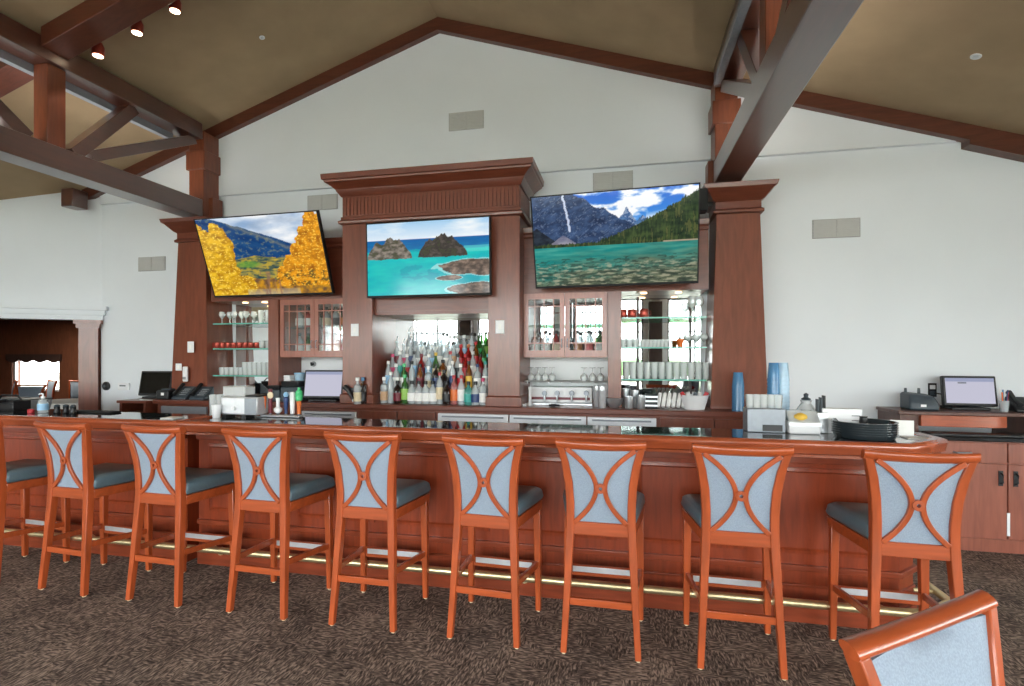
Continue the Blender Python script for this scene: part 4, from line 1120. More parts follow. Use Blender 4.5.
# plates on the pillars and wall
def plate(px, py, w, h, y, label, mat='white', switch=True):
    t = thing('switch_plate', label, 'switch plate', (X_at(px, y), y, Z_at(px, py, y)))
    MB().box(-w/2, w/2, -.008, -.0005, -h/2, h/2).build('plate', M[mat], t, .003)
    if switch: MB().box(-.012, .012, -.013, -.0085, -.025, .025).build('rocker', M['paper'], t, .002)
    return t
plate(191, 347, .085, .125, 4.972, 'white switch plate halfway up the left pillar')
plate(179, 367, .08, .08, 4.969, 'square white plate low on the left edge of the left pillar')
plate(355, 330, .085, .125, HY, 'white switch plate on the left pilaster of the hutch')
plate(500, 327, .085, .125, HY, 'white switch plate on the right pilaster of the hutch')
t = thing('soap_dispenser', 'narrow white dispenser fixed to the left pillar above the desk phones', 'dispenser', (X_at(186.5, 4.96), 4.96, Z_at(186, 374, 4.96)))
MB().box(-.03, .03, -.03, .0, -.085, .085).build('body', M['white'], t, .012); MB().box(-.02, .02, -.034, -.0305, -.06, -.03).build('lever', M['greyp'], t)
t = thing('wall_buzzer', 'black round wall fitting on the white wall beside the corner', 'wall fitting', (X_at(107, YW), YW, Z_at(107, 386, YW)))
MB().lathe([(.055, -.001), (.055, -.02), (.04, -.032), (.0001, -.034)], seg=18, axis='Y').build('cover', M['black'], t); MB().lathe([(.018, -.0345), (.016, -.042), (.0001, -.042)], seg=12, axis='Y').build('button', M['slate'], t)
t = thing('thermostat', 'white thermostat right of the black round wall fitting', 'thermostat', (X_at(125, YW), YW, Z_at(125, 386.5, YW)))
MB().box(-.085, .085, -.028, -.0005, -.045, .045).build('body', M['white'], t, .008); MB().box(-.05, .04, -.031, -.0285, .004, .018).build('display', M['slate'], t)
t = thing('wall_outlet', 'black wall outlet left of the right point of sale screen', 'outlet', (X_at(932, YW), YW, Z_at(932, 390, YW)))
MB().box(-.034, .034, -.008, -.0005, -.062, .062).build('plate', M['black'], t, .003)
MB().box(-.022, .022, -.0105, -.0085, .008, .045).build('socket', M['white'], t); MB().box(-.022, .022, -.0105, -.0085, -.045, -.008).build('socket', M['slate'], t)
tag(MB().tube([(X_at(934, YW), YW-.012, Z_at(932, 393, YW)), (X_at(941, 5.33), 5.33, Z_at(941, 394, 5.33)), (X_at(947, 5.31), 5.31, Z_at(947, 400, 5.31)), (X_at(949, 5.30), 5.30, 1.10)], .006, 8).build('power_cord', M['black']), 'black power cord from the wall outlet to the right screen', 'cord')
# scanner leaning on the hutch, bottles in the corner
t = thing('barcode_scanner', 'black handheld scanner hanging on the left pilaster of the hutch', 'scanner', (X_at(349, 4.79), 4.79, Z_at(349, 393, 4.79)), 0)
MB().tube([(-.05, .01, .06), (-.01, 0, .035), (.03, -.005, -.03), (.045, -.004, -.065)], [.03, .028, .018, .016], 10).build('body', M['black'], t)
MB().tube([(.0452, -.004, -.0655), (.053, -.004, -.085)], [.014, .012], 8).build('tip', M['white'], t)
MB().box(-.03, .03, .0135, .0295, -.0, .05).build('hook', M['slate'], t)
bottle(X_at(366, 4.86)+.0, 4.845-.05, CZ+.0005, 'flask', 'gb_dark', 'black', 'blue', 'dark bottle with blue cap before the left pilaster of the hutch', None)
bottle(X_at(357.5, 4.74), 4.74, CZ+.0005, 'flask', 'gb_clear', 'cream', 'paper', 'small cream labelled bottle left of the blue capped bottle', None)
# niche below the left glass cabinet
sx0, sx1 = -3.627, X_at(309, 5.1)
z = Z_at(290, 382, 5.1)
tag(MB().box(sx0, sx1, 5.02, YW-.032, z-.02, z).build('niche_shelf', M['mahx'], bevel=.003), 'small wooden shelf in the niche below the left glass cabinet', 'shelf')
def folded(px, Y, z, w, h, mat, label):
    t = thing('folded_towel', label, 'towel', (X_at(px, Y), Y, z+.0004))
    for k in range(3): MB().box(-w/2+.004*k, w/2-.004*k, -.07, .07, h*k/3+.0003*k, h*(k+1)/3).build('fold', M[mat], t, .008, 3)
folded(279.5, 5.12, z, .13, .09, 'greyp', 'pale grey folded cloth on the small niche shelf, left end')
folded(290, 5.12, z, .10, .075, 'white', 'white folded cloth in the middle of the small niche shelf')
t = thing('storage_tub', 'pale blue plastic tub at the right of the small niche shelf', 'tub', (X_at(300, 5.12), 5.12, z+.0004))
MB().lathe([(.045, 0), (.058, .085), (.06, .09)], seg=18).build('body', M['bluel'], t); MB().lathe([(.062, .0903), (.062, .10), (.05, .104)], seg=18).build('lid', M['skyb'], t)
t = thing('wall_hook', 'small black wall hook above the lit left point of sale screen', 'hook', (X_at(314, YW-.031), YW-.031, Z_at(314, 364, YW-.03)))
MB().lathe([(.03, -.001), (.03, -.012), (.0001, -.014)], seg=14, axis='Y').build('plate', M['greyp'], t); MB().tube([(0, -.0145, 0), (0, -.05, -.012), (0, -.055, .02)], .012, 8).build('hook', M['black'], t)
for px0, px1, py, lab in ((271, 284, 385, 'left one of two dark appliances behind the tap handles'), (285, 303, 381, 'right one of two dark appliances, behind the green capped bottle')):
    xa, xb = X_at(px0, 4.95), X_at(px1, 4.95); t = thing('coffee_grinder', lab, 'appliance', ((xa+xb)/2, 4.95, CZ+.0005)); w = (xb-xa)/2; h = Z_at(px0, py, 4.95)-CZ
    h = max(.14, h)
    MB().box(-w, w, -.08, .12, 0, h*.72).build('body', M['slate'], t, .012); MB().rings([[(-w*.9, -.07, h*.7205), (w*.9, -.07, h*.7205), (w*.9, .1, h*.7205), (-w*.9, .1, h*.7205)], [(-w*.98, -.08, h), (w*.98, -.08, h), (w*.98, .11, h), (-w*.98, .11, h)]]).build('hopper', M['black'], t, .008)
    MB().lathe([(.018, -.0805), (.016, -.095), (.0001, -.096)], (0, 0, h*.4), 12, 'Y').build('dial', M['greyp'], t)
# right part of the counter
def cyl(name, prof, mat, x, y, z, label, cat, group=None, seg=20):
    o = MB().lathe(prof, seg=seg).build(name, M[mat], loc=(x, y, z)); tag(o, label, cat, group); return o
t = thing('serving_bowl', 'steel bowl with maroon lining on the counter right of the divider', 'bowl', (X_at(614, 4.96), 4.96, CZ+.0005))
MB().lathe([(.04, 0), (.045, .006), (.08, .045), (.092, .09), (.088, .09), (.075, .05), (.0001, .03)], seg=24).build('bowl', M['steel'], t); MB().lathe([(.0001, .04), (.066, .052), (.08, .086)], seg=24).build('lining', M['maroon'], t)
for i, (px, y, h) in enumerate(((626, 5.06, .17), (635, 5.0, .16), (641, 4.92, .12), (629, 4.90, .11))):
    cyl('julep_cup', [(.036, 0), (.038, .004), (.043, h), (.040, h), (.034, .012), (.0001, .010)], 'steel', X_at(px, y), y, CZ+.0005, '%s of four steel cups on the counter right of the steel bowl' % ['tallest rear-left', 'rear-right', 'front-right', 'front-left'][i], 'cup', 'steel cups')
t = thing('tool_caddy', 'low black and steel caddy between the steel cups and rolled napkins', 'caddy', (X_at(651, 4.97), 4.97, CZ+.0005))
MB().box(-.055, .055, -.06, .06, 0, .13).build('body', M['black'], t, .006); MB().box(-.058, .058, -.064, -.0605, .02, .035).box(-.058, .058, -.064, -.0605, .06, .075).box(-.058, .058, -.064, -.0605, .10, .115).build('bands', M['steel'], t)
for i in range(6):
    px = 658+i*5
    tag(MB().tube([(0, -.02, .018+.0), (.01, .02, .08), (.022, .05, .135)], [.017, .019, .016], 10).build('rolled_napkin', M['paper'], loc=(X_at(px, 4.95), 4.95, CZ+.0005)), 'rolled white napkin, %s from the left beside the white bucket' % ORD[i], 'napkin', 'rolled white napkins')
t = thing('napkin_bucket', 'oval white bucket holding red and white rolls at the right of the counter', 'bucket', (X_at(694.5, 4.93), 4.93, CZ+.0005))
m = MB(); R = []
for a, z in ((.085, 0), (.09, .01), (.122, .125), (.128, .13), (.118, .13), (.085, .02)): R.append([(a*math.cos(2*PI*k/28), a*.72*math.sin(2*PI*k/28), z) for k in range(28)])
m.rings(R).build('bucket', M['white'], t)
for i, (dx, dy, a, mt) in enumerate(((-.085, -.02, -.5, 'red'), (-.045, .02, -.2, 'paper'), (0, -.03, .1, 'slate'), (.04, .02, .2, 'paper'), (.075, -.02, .5, 'red'), (.0, .035, .0, 'white'))):
    p = MB().tube([(dx*.6, dy, .03), (dx, dy, .10), (dx+a*.06, dy, .155)], [.016, .02, .018], 10).build('roll_of_cloth', M[mt]); p.name = 'cutlery_roll'
    p.location = (X_at(694.5, 4.93), 4.93, CZ+.0005); tag(p, ['red roll at the left edge of the white bucket', 'white roll second from the left in the white bucket', 'dark roll at the front centre of the white bucket', 'white roll right of centre in the white bucket', 'red roll at the right edge of the white bucket', 'white roll at the back of the white bucket'][i], 'cloth roll', 'rolls in the white bucket')
def cup_stack(x, y, z, n, pitch, r, mat, label, h=.13):
    """nested plastic cups: one pile of cups in a sleeve-like column, each cup an object"""
    t = None
    for i in range(n):
        o = place(('cup', mat, r), lambda: MB().lathe([(r*.72, 0), (r*.74, .003), (r*.97, h-.006), (r, h-.006), (r, h), (r*.93, h), (r*.66, .006), (.0001, .006)], seg=18), mat, 'plastic_cup', x, y, z+pitch*i,
                  (label % ('bottom cup' if i == 0 else 'top cup' if i == n-1 else '%s cup up' % ORD[i])), 'cup', 'stacked plastic cups')
        if True: o.rotation_euler = (PI, 0, 0); o.location.z = z+h+pitch*i
cup_stack(X_at(738, 4.87), 4.87, CZ+.0005, 9, .026, .052, 'blue', '%s of the blue stack before the right pillar')
# ------------------------------------------------------------------ behind and on the bar, right end
t = thing('underbar_station', 'steel work station behind the right part of the bar', 'work station')
UX0, UX1, UZ = -.9, 1.62, .985
MB().box(UX0, UX1, 3.71, 4.14, UZ-.04, UZ).build('work_top', M['steel'], t, .004)
for x in (UX0+.04, UX1-.04):
    for y in (3.76, 4.09): MB().lathe([(.02, 0), (.02, UZ-.041)], (x, y, 0), 12).build('leg', M['steel'], t)
MB().box(UX0+.02, UX1-.02, 3.75, 4.10, .25, .27).build('under_shelf', M['dsteel'], t)
for px, mat, lab in ((773.5, 'blue', '%s of the deep blue stack right of the pillar'), (783, 'bluel', '%s of the pale blue stack right of the pillar')):
    cup_stack(X_at(px, 3.98), 3.98, UZ+.0005, 14, .030, .043, mat, lab)
cy = 3.60
xa, xb = X_at(745, cy), X_at(783, cy)
t = thing('steel_caddy', 'square steel caddy on the bar carrying five tumblers', 'caddy', ((xa+xb)/2, cy, BT+.0005)); w = (xb-xa)/2
zc = Z_at(764, 408, cy)-BT
MB().box(-w, w, -.06, .065, 0, zc).build('body', M['dsteel'], t, .005)
MB().box(-w+.09, w-.02, -.064, -.0605, .01, .05).build('opening', M['black'], t)
for i in range(5): place('shortb', lambda: tumbler(.026, .085), 'glass', 'short_tumbler', xa+.028+(xb-xa-.056)*i/4, cy, BT+zc+.001, 'short tumbler, %s from the left on the steel caddy' % ORD[i], 'glass', 'tumblers on the steel caddy')
gy = 3.58
xa, xb = X_at(786, gy), X_at(817, gy)
t = thing('garnish_tray', 'white garnish tray with clear lid on the bar right of the steel caddy', 'tray', ((xa+xb)/2, gy, BT+.0005)); w = (xb-xa)/2
MB().box(-w, w, -.07, .08, 0, .075).build('tray', M['white'], t, .01); MB().box(-w-.003, w+.003, -.073, -.0705, .05, .072).build('rim', M['steel'], t)
MB().rings([[(-w, -.06, .0755), (w, -.06, .0755), (w, .07, .0755), (-w, .07, .0755)], [(-w, .0, .14), (w, .0, .14), (w, .07, .14), (-w, .07, .14)]]).build('lid', M['glass'], t, .005)
tag(MB().lathe([(.0001, -.04), (.012, -.036), (.026, -.015), (.027, .01), (.014, .034), (.0001, .04)], seg=14, axis='X').build('lemon', M['yellow'], loc=(X_at(800, gy-.02), gy-.03, BT+.102)), 'yellow lemon lying under the clear lid of the garnish tray', 'lemon')
t = thing('glass_carafe', 'clear round carafe with dark stopper behind the garnish tray', 'carafe', (X_at(806, 3.85), 3.85, UZ+.0005))
MB().lathe([(.06, 0), (.07, .01), (.085, .10), (.08, .17), (.05, .22), (.03, .25), (.036, .27)], seg=22).build('body', M['glass'], t); MB().lathe([(.028, .2705), (.03, .28), (.012, .29), (.016, .31), (.0001, .32)], seg=14).build('stopper', M['slate'], t)
t = thing('straw_caddy', 'dark narrow caddy of straws between the garnish tray and white box', 'caddy', (X_at(820.5, 3.62), 3.62, BT+.0005))
MB().box(-.032, .032, -.04, .04, 0, .13).build('body', M['steel'], t, .004)
for k in range(9): MB().lathe([(.005, .1305), (.005, .21+.012*((k*7) % 3))], ((k % 3-1)*.018, (k//3-1)*.02, 0), 8).build('straw', M['black' if k % 3 == 2 else 'slate'], t)
t = thing('napkin_box', 'white box of napkins behind the stack of black trays', 'box', (X_at(839, 3.70)+.0, 3.63, BT+.0005))
MB().box(-.135, .09, -.04, .04, 0, .155).build('box', M['white'], t, .004)
for k in range(3): MB().box(.03, .075, -.042, -.0405, .05+.03*k, .056+.03*k).build('printed_line', M['greyp'], t)
bottle(X_at(852, 3.72), 3.75, UZ+.0005, 'squat', 'gb_clear', 'paper', 'black', 'clear bottle with black cap behind the white napkin box', None)
TX, TY = X_at(864, 3.47), 3.47
for i in range(6):
    z = BT+.0005+i*.0135
    o = place('tray', lambda: MB().lathe([(.148, 0), (.152, .002), (.162, .026), (.168, .027), (.168, .030), (.162, .030), (.148, .005), (.0001, .004)], seg=48), 'slateg', 'serving_tray', TX, TY, z, 'round black serving tray, %s in the stack at the bar end' % ('topmost' if i == 5 else 'lowest' if i == 0 else ORD[i]+' up'), 'tray', 'round black trays')
cyl('tray_knob', [(.022, 0), (.024, .004), (.02, .035), (.024, .042), (.0001, .044)], 'black', X_at(862, TY+.1), TY+.08, BT+.074, 'small black jar lid standing in the top black tray', 'lid').name = 'jar_lid'
t = thing('menu_stand', 'white card holder at the right end of the bar beside the trays', 'card holder', (X_at(903, 3.56), 3.56, BT+.0005), -.15)
MB().box(-.065, .055, -.0, .004, .004, .095).build('card', M['paper'], t); MB().box(-.075, .075, -.04, .04, 0, .0035).build('base', M['glass'], t)
tag(MB().box(-.08, .09, -.06, .04, 0, .005).build('bar_napkin', M['cloth'], loc=(X_at(915, 3.53), 3.50, BT+.0005)), 'flat pale napkin on the black top at the right bar end', 'napkin')
# ------------------------------------------------------------------ on the bar, left half
by = 3.58
t = thing('beverage_dispenser', 'pale steel beverage dispenser on the bar left of the tap handles', 'dispenser', (X_at(243, by), by, BT+.0005))
w = (X_at(262, by)-X_at(226, by))/2; h = Z_at(243, 386, by)-BT
MB().box(-w, w, -.05, .09, .02, h*.66).build('housing', M['steelb'], t, .012)
MB().box(-w*.96, w*.3, -.04, .085, h*.6605, h).build('clear_hopper', M['glass'], t, .012)
MB().box(w*.34, w*.98, -.045, .08, h*.6605, h*.72).build('dark_lid', M['black'], t, .004)
MB().box(w*.34, w*.98, -.0545, -.0505, h*.12, h*.62).build('side_panel', M['dsteel'], t, .003)
for x in (-w*.8, w*.3): MB().box(x-.02, x+.02, -.0535, .05, 0, .0195).build('foot', M['black'], t)
MB().lathe([(.016, -.0505), (.016, -.075), (.0001, -.076)], (-w*.2, 0, h*.3), 12, 'Y').build('tap', M['white'], t)
for i, px in enumerate((215, 219.5, 224)):
    place('whiteglass', lambda: tumbler(.030, .17), 'glass', 'highball_glass', X_at(px, 3.62), 3.60+.02*i, BT+.0005, 'highball glass, %s of three left of the pale steel dispenser' % ORD[i], 'glass', 'highball glasses by the dispenser')
cyl('paper_cup', [(.026, 0), (.028, .003), (.036, .10), (.033, .10), (.024, .006), (.0001, .006)], 'white', X_at(218.5, 3.52), 3.50, BT+.0005, 'white paper cup before the highball glasses on the bar', 'cup')
ty = 3.63
t = thing('draught_tower', 'low steel draught tower with a row of coloured tap handles', 'beer tap', (0, ty, BT+.0005))
xa, xb = X_at(262, ty), X_at(301, ty)
MB().box(xa, xb, -.03, .03, 0, .018).build('tower', M['steel'], t, .008)
H_ = lambda px, py: Z_at(px, py, ty)-BT
def handle(px, py, prof, mat, lab=None, off=0.0, topm=None):
    x = X_at(px, ty); h = H_(px, py)
    MB().lathe([(.009, .0185), (.012, .024), (.009, .03)], (x, off, 0), 10).build('tap_stem', M['dsteel'], t)
    o = MB().lathe([(r*1.15, .0305+(h-.0305)*q) for r, q in prof], (x, off, 0), 14).build('tap_handle', M[mat], t)
    if lab: o['label'] = lab
    return o, x, h
P1 = [(.010, 0), (.012, .3), (.016, .7), (.017, .95), (.010, 1)]
P2 = [(.012, 0), (.026, .12), (.028, .30), (.013, .42), (.012, .8), (.016, 1)]
handle(264, 396, P1, 'orange', 'orange-brown tap handle')
o, x, h = handle(270.5, 389, [(.010, 0), (.012, .3), (.014, .8), (.012, 1)], 'maroon', 'maroon tap handle with cream disc')
MB().lathe([(.026, -.0215), (.026, -.014)], (x+.012, 0, h*.78), 16, 'Y').build('disc', M['cream'], o)
handle(278, 398, P2, 'white', 'white tap handle with rounded foot')
o, x, h = handle(286, 397, P1, 'navy', 'blue tap handle with pale blue round top')
MB().lathe([(.0001, -.022), (.014, -.017), (.022, 0), (.014, .017), (.0001, .022)], (x, 0, h+.018), 14).build('ball_top', M['skyb'], o)
handle(292.5, 392, [(.014, 0), (.017, .4), (.018, .95), (.012, 1)], 'white', 'plain white tap handle')
o, x, h = handle(299, 401, [(.012, 0), (.013, .5), (.017, 1)], 'orange', 'orange tap handle carrying a green bottle shape')
MB().lathe([(.018, h+.0005), (.027, h+.012), (.027, h+.05), (.024, h+.055), (.027, h+.06), (.025, h+.075), (.010, h+.09), (.010, h+.105), (.0001, h+.106)], (x, 0, 0), 14).build('bottle_top', M['green'], o)
t = thing('sanitizer_bottle', 'clear pump bottle of sanitizer on the left part of the bar', 'bottle', (X_at(43, 3.47), 3.47, BT+.0005))
MB().lathe([(.034, 0), (.038, .005), (.038, .085), (.03, .11), (.014, .118), (.014, .125)], seg=18).build('body', M['gb_clear'], t); MB().lathe([(.0385, .025), (.0385, .08)], seg=18).build('label', M['skyb'], t)
MB().lathe([(.015, .1255), (.015, .14), (.006, .142), (.006, .16)], seg=12).tube([(.0, 0, .16), (-.012, -.004, .163), (-.03, -.01, .158)], [.007, .007, .005], 8).build('pump', M['white'], t)
t = thing('condiment_caddy', 'black compartment caddy at the far left end of the bar', 'caddy', (X_at(10, 3.60), 3.60, BT+.0005))
MB().box(-.14, .14, -.07, .07, 0, .01).box(-.14, -.132, -.07, .07, .01, .085).box(.132, .14, -.07, .07, .01, .085).box(-.132, .132, -.07, -.062, .01, .06).box(-.132, .132, .062, .07, .01, .085).box(-.01, .0, -.062, .062, .01, .06).build('tray', M['black'], t, .003)
MB().tube([(-.136, 0, .085), (-.09, 0, .13), (.09, 0, .13), (.136, 0, .085)], .008, 8).build('carry_handle', M['black'], t)
for i, (dx, mt) in enumerate(((-.07, 'slate'), (.07, 'slate'))):
    tag(MB().box(-.05, .05, -.05, .05, 0, .05).build('packet_pile', M[mt], bevel=.01, loc=(X_at(10, 3.60)+dx, 3.60, BT+.0108)), 'dark packet bundle in the %s compartment of the black caddy' % ('left' if i == 0 else 'right'), 'packet')
cyl('red_lid', [(.02, 0), (.024, .003), (.024, .03), (.018, .034)], 'red', X_at(31, 3.44), 3.44, BT+.0005, 'small red capped pot right of the black compartment caddy', 'pot').name = 'condiment_pot'
for i, (px, y) in enumerate(((57, 3.50), (66, 3.52), (73, 3.5))):
    t = thing('pepper_mill', '%s of three small dark mills right of the sanitizer bottle' % ['left', 'middle', 'right'][i], 'mill', (X_at(px, y), y, BT+.0005), group='dark mills')
    MB().lathe([(.024, 0), (.026, .004), (.018, .03), (.022, .052)], seg=14).build('body', M['black'], t); MB().lathe([(.018, .0523), (.022, .06), (.014, .07), (.0001, .074)], seg=14).build('head', M['slate'], t)
tag(MB().box(-.20, .20, -.05, .05, 0, .014).build('rubber_mat', M['blackm'], bevel=.004, loc=(X_at(98, 3.6), 3.59, BT+.0005)), 'long black rubber bar mat right of the dark mills', 'mat')
tag(MB().box(-.06, .06, -.05, .05, 0, .006).build('folded_receipt', M['paper'], loc=(X_at(170, 3.38), 3.40, BT+.0005)), 'white folded paper on the bar near the joint in the top', 'paper')
# back counter along the left, seen across the bar
t = thing('service_counter', 'dark topped low counter before the opening to the hall', 'counter')
MB().box(-6.6, -5.6, 4.05, 4.45, .94, .98).build('top', M['granite'], t, .004); MB().box(-6.57, -5.63, 4.08, 4.43, 0, .9395).build('body', M['maple'], t)
for i, (x, w) in enumerate(((-6.35, .13), (-6.0, .10))):
    tt = thing('bus_tub', '%s grey plastic tub on the low counter before the hall opening' % ('larger left' if i == 0 else 'smaller right'), 'tub', (x, 4.25, .9805))
    MB().rings([[(-w, -.10, 0), (w, -.10, 0), (w, .10, 0), (-w, .10, 0)], [(-w*1.1, -.12, .12), (w*1.1, -.12, .12), (w*1.1, .12, .12), (-w*1.1, .12, .12)]]).build('tub', M['greyp'], tt, .008); MB().box(-w*1.14, w*1.14, -.126, .126, .1205, .13).build('lid', M['slate'], tt, .004)

# ------------------------------------------------------------------ right cabinet
GX0 = X_at(903, 4.8); GX1 = 4.6
t = thing('base_cabinet', 'wooden base cabinet with black top by the right white wall', 'cabinet')
MB().box(GX0, GX1, CY+.02, YW-.005, .10, .875).build('carcase', M['cab'], t)
MB().box(GX0+.02, GX1, CY+.015, YW-.005, 0, .0995).build('toe_kick', M['cab'], t)
MB().box(GX0-.02, GX1, CY-.02, YW-.005, .8755, .91).build('counter_top', M['granite'], t, .005)
xs = [GX0+.01, X_at(1008, 4.8)-.0, X_at(1008, 4.8)+.62, GX1-.01]
xs = [X_at(1008, 4.8)-.62, X_at(1008, 4.8), X_at(1008, 4.8)+.62]
for i, (a, b) in enumerate(zip(xs, xs[1:])):
    d = MB().box(a+.004, b-.004, CY, CY+.0195, .71, .865).build('drawer', M['cab'], t, .004)
    MB().tube([((a+b)/2-.06, CY, .785), ((a+b)/2-.05, CY-.03, .785), ((a+b)/2+.05, CY-.03, .785), ((a+b)/2+.06, CY, .785)], .006, 8).build('pull', M['dsteel'], d)
    d = MB().box(a+.004, b-.004, CY, CY+.0195, .11, .70).build('door', M['cab'], t, .004)
    hx = b-.05 if i == 0 else a+.05
    m = MB().box(hx-.015, hx+.015, CY-.006, CY-.0005, .53, .65); m.tube([(hx, CY-.006, .55), (hx, CY-.03, .56), (hx, CY-.03, .62), (hx, CY-.006, .63)], .006, 8); m.build('handle', M['brass' if False else 'black'], d)
MB().box(xs[1]-.008, xs[1]+.012, CY-.004, CY-.0005, .14, .32).build('latch_strip', M['white'], t)
# riser with rounded wooden front
t = thing('counter_riser', 'dark riser shelf with an orange wooden front on the right cabinet', 'riser')
rx0, rx1 = X_at(900, 5.0), X_at(1030, 5.0)
for x_ in (rx0, rx1-.03): MB().box(x_, x_+.03, 5.0, YW-.006, .9105, 1.06).build('side', M['cabdk'], t)
MB().prism([(rx0-.03, 5.36), (rx0-.03, 4.96), (rx0+.12, 4.93), (rx1, 4.93), (rx1, 5.36)], 1.0605, 1.09).build('top', M['cabdk'], t, .006)
fx0, fx1 = X_at(922, 4.95), X_at(1010, 4.95)
MB().prism([(fx0, 5.02), (fx0, 4.965), (fx0+.25, 4.945), (fx1-.1, 4.945), (fx1, 4.98), (fx1, 5.02)], .965, 1.06).build('front_board', M['stoolx'], t, .004)
MB().box(rx0+.0305, fx0-.0005, 5.0, 5.02, .9105, 1.06).build('side_front', M['cabdk'], t)
tag(MB().box(-.42, .42, -.07, .06, 0, .022).build('keyboard_tray', M['black'], bevel=.006, loc=(X_at(985, 4.86), 4.86, .9105)), 'flat black tray on the cabinet top below the orange riser front', 'tray')
t = thing('receipt_printer', 'slate grey receipt printer left of the right point of sale screen', 'printer', (X_at(919.5, 5.12), 5.12, 1.0905), -.05)
MB().rings([[(-.11, -.09, 0), (.11, -.09, 0), (.11, .10, 0), (-.11, .10, 0)], [(-.11, -.09, .07), (.11, -.09, .05), (.11, .10, .11), (-.11, .10, .13)], [(-.095, -.05, .135), (.09, -.05, .115), (.09, .09, .13), (-.095, .09, .15)]]).build('body', M['slate'], t, .014)
for x in (-.08, .02): MB().lathe([(.012, .135), (.01, .18), (.0001, .182)], (x, .06, 0), 10).build('spool', M['slate'], t)
MB().box(-.03, .01, -.095, -.0905, .03, .05).build('badge', M['white'], t)
t = thing('pen_cup', 'clear cup of pens right of the right point of sale screen', 'pen cup', (X_at(1004, 5.08), 5.08, 1.0905))
MB().lathe([(.03, 0), (.036, .09), (.033, .09), (.028, .006), (.0001, .006)], seg=16).build('cup', M['gb_clear'], t)
for k, mt in enumerate(('red', 'blue', 'white', 'orange', 'navy')):
    a = k*1.256; MB().tube([(.012*math.cos(a), .012*math.sin(a), .01), (.03*math.cos(a), .03*math.sin(a), .16+.02*(k % 3))], .0055, 8).build('pen', M[mt], t)
t = thing('desk_phone', 'black desk phone at the right edge beside the pen cup', 'phone', (X_at(1024, 5.08)+.02, 5.10, 1.0905), -.1)
MB().rings([[(-.10, -.09, 0), (.10, -.09, 0), (.10, .09, 0), (-.10, .09, 0)], [(-.10, -.09, .025), (.10, -.09, .025), (.10, .08, .12), (-.10, .08, .12)]]).build('base', M['black'], t, .008)
MB().tube([(-.075, -.085, .06), (-.075, -.01, .10), (-.075, .07, .155)], [.022, .016, .022], 10).build('handset', M['black'], t)

# ------------------------------------------------------------------ the hall behind the opening
for i, (px, Y, rz, lab) in enumerate(((2, 8.6, 150, 'wooden hall chair at the left edge of the opening'), (22, 7.4, 200, 'wooden hall chair left of centre below the scalloped hall window'), (40, 8.9, 160, 'wooden hall chair right of centre below the scalloped hall window'), (70, 8.9, 185, 'wooden hall chair beside the right column of the opening'))):
    if i == 0: hc = make_chair('dining_chair', lab, 'hall chairs')
    o = hc if i == 0 else copy_tree(hc)
    o.location = (X_at(px, Y), Y, 0); o.rotation_euler = (0, 0, math.radians(rz)); o['label'] = lab
t = thing('banquet_table', 'white clothed table in the hall beyond the opening', 'table', (X_at(64, 7.2), 7.2, 0))
MB().lathe([(.6, .735), (.6, .76)], seg=32).build('tabletop', M['hall'], t)
MB().lathe([(.25, 0), (.25, .03), (.05, .06), (.05, .7345)], seg=16).build('pedestal', M['black'], t)
R = []
for k in range(6):
    z = .762-.28*k/5; R.append([((.607+(0 if k == 0 else .02*k/5*(1+.9*math.sin(q*9*2*PI/64))))*math.cos(2*PI*q/64), (.607+(0 if k == 0 else .02*k/5*(1+.9*math.sin(q*9*2*PI/64))))*math.sin(2*PI*q/64), z) for q in range(64)])
m = MB(); m.rings(R, cap=False); m.f.append(tuple(range(64)))
tag(m.build('tablecloth', M['cloth'], loc=(X_at(64, 7.2), 7.2, 0)), 'white cloth draped over the hall table', 'tablecloth')
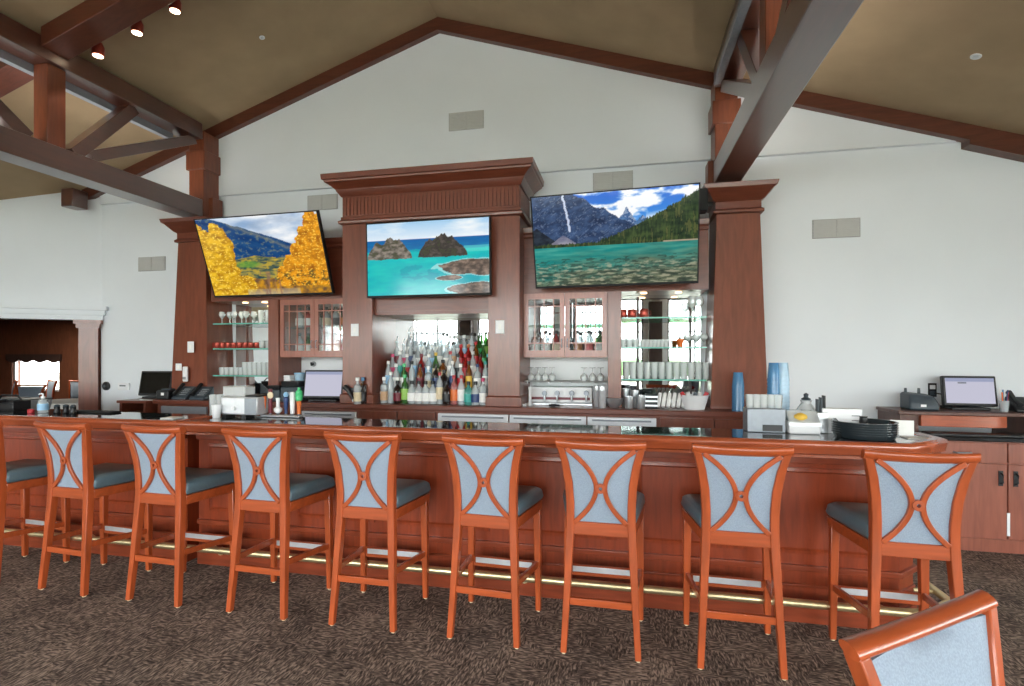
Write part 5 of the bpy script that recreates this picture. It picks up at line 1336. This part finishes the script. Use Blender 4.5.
# scalloped valance, picture and lamp strip
m = MB(); n = 48; yv = HY1-.16; R = []
for k in range(n+1):
    x = wx0-.12+(wx1-wx0+.24)*k/n; zb = wz1-.02-.07*abs(math.sin(PI*4*k/n)); R.append([(x, yv, zb), (x, yv+.03, zb), (x, yv+.03, wz1+.12), (x, yv, wz1+.12)])
m.rings(R); tag(m.build('valance', M['darkpost']), 'dark scalloped valance over the hall window', 'valance')
xa, xb = X_at(14, 8.8), X_at(50, 8.8)
t = thing('strip_light', 'long white strip light on the hall ceiling', 'ceiling light', ((xa+xb)/2, 8.8, HZ-.001))
MB().box(-(xb-xa)/2, (xb-xa)/2, -.08, .08, -.05, -.0005).build('casing', M['white'], t, .005)
MB().box(-(xb-xa)/2+.03, (xb-xa)/2-.03, -.06, .06, -.058, -.0505).build('tube', glow('hall_tube', (255, 240, 214), 2.0), t)
l = bpy.data.lights.new('hall_lamp', 'AREA'); l.shape = 'RECTANGLE'; l.size = xb-xa-.06; l.size_y = .12; l.energy = 60; l.color = (1, .9, .76)
lo = bpy.data.objects.new('hall_lamp', l); COL.objects.link(lo); lo.location = (0, 0, -.065); lo.parent = t

# ------------------------------------------------------------------ camera, daylight
cam = bpy.data.cameras.new('camera'); co = bpy.data.objects.new('camera', cam); COL.objects.link(co)
cam.sensor_width = 36; cam.lens = 36*F_PX/1024; cam.shift_y = (HORIZON-343)/1024
co.location = (0, 0, CAM_H); co.rotation_euler = (PI/2, 0, YAW); cam.clip_start = .02
SC.camera = co
w = bpy.data.worlds.new('sky'); SC.world = w; w.use_nodes = True
nt = w.node_tree; bg = nt.nodes['Background']
tc = nt.nodes.new('ShaderNodeTexCoord'); sx = nt.nodes.new('ShaderNodeSeparateXYZ'); nt.links.new(tc.outputs['Generated'], sx.inputs[0])
cr = nt.nodes.new('ShaderNodeValToRGB')
cr.color_ramp.elements[0].position = 0; cr.color_ramp.elements[0].color = (1.0, 1.0, .98, 1)
cr.color_ramp.elements[1].position = .8; cr.color_ramp.elements[1].color = (.80, .90, 1.0, 1)
nt.links.new(sx.outputs['Z'], cr.inputs['Fac']); nt.links.new(cr.outputs['Color'], bg.inputs['Color'])
bg.inputs['Strength'].default_value = 17.0
vs = SC.view_settings
SC.display_settings.display_device = 'sRGB'
vs.view_transform = 'Standard'; vs.look = 'None'; vs.gamma = 1; vs.use_curve_mapping = False; vs.exposure = 0
SC.cycles.use_denoising = True
SC.cycles.max_bounces = 10; SC.cycles.diffuse_bounces = 6; SC.cycles.transparent_max_bounces = 24
SC.cycles.sample_clamp_indirect = 6
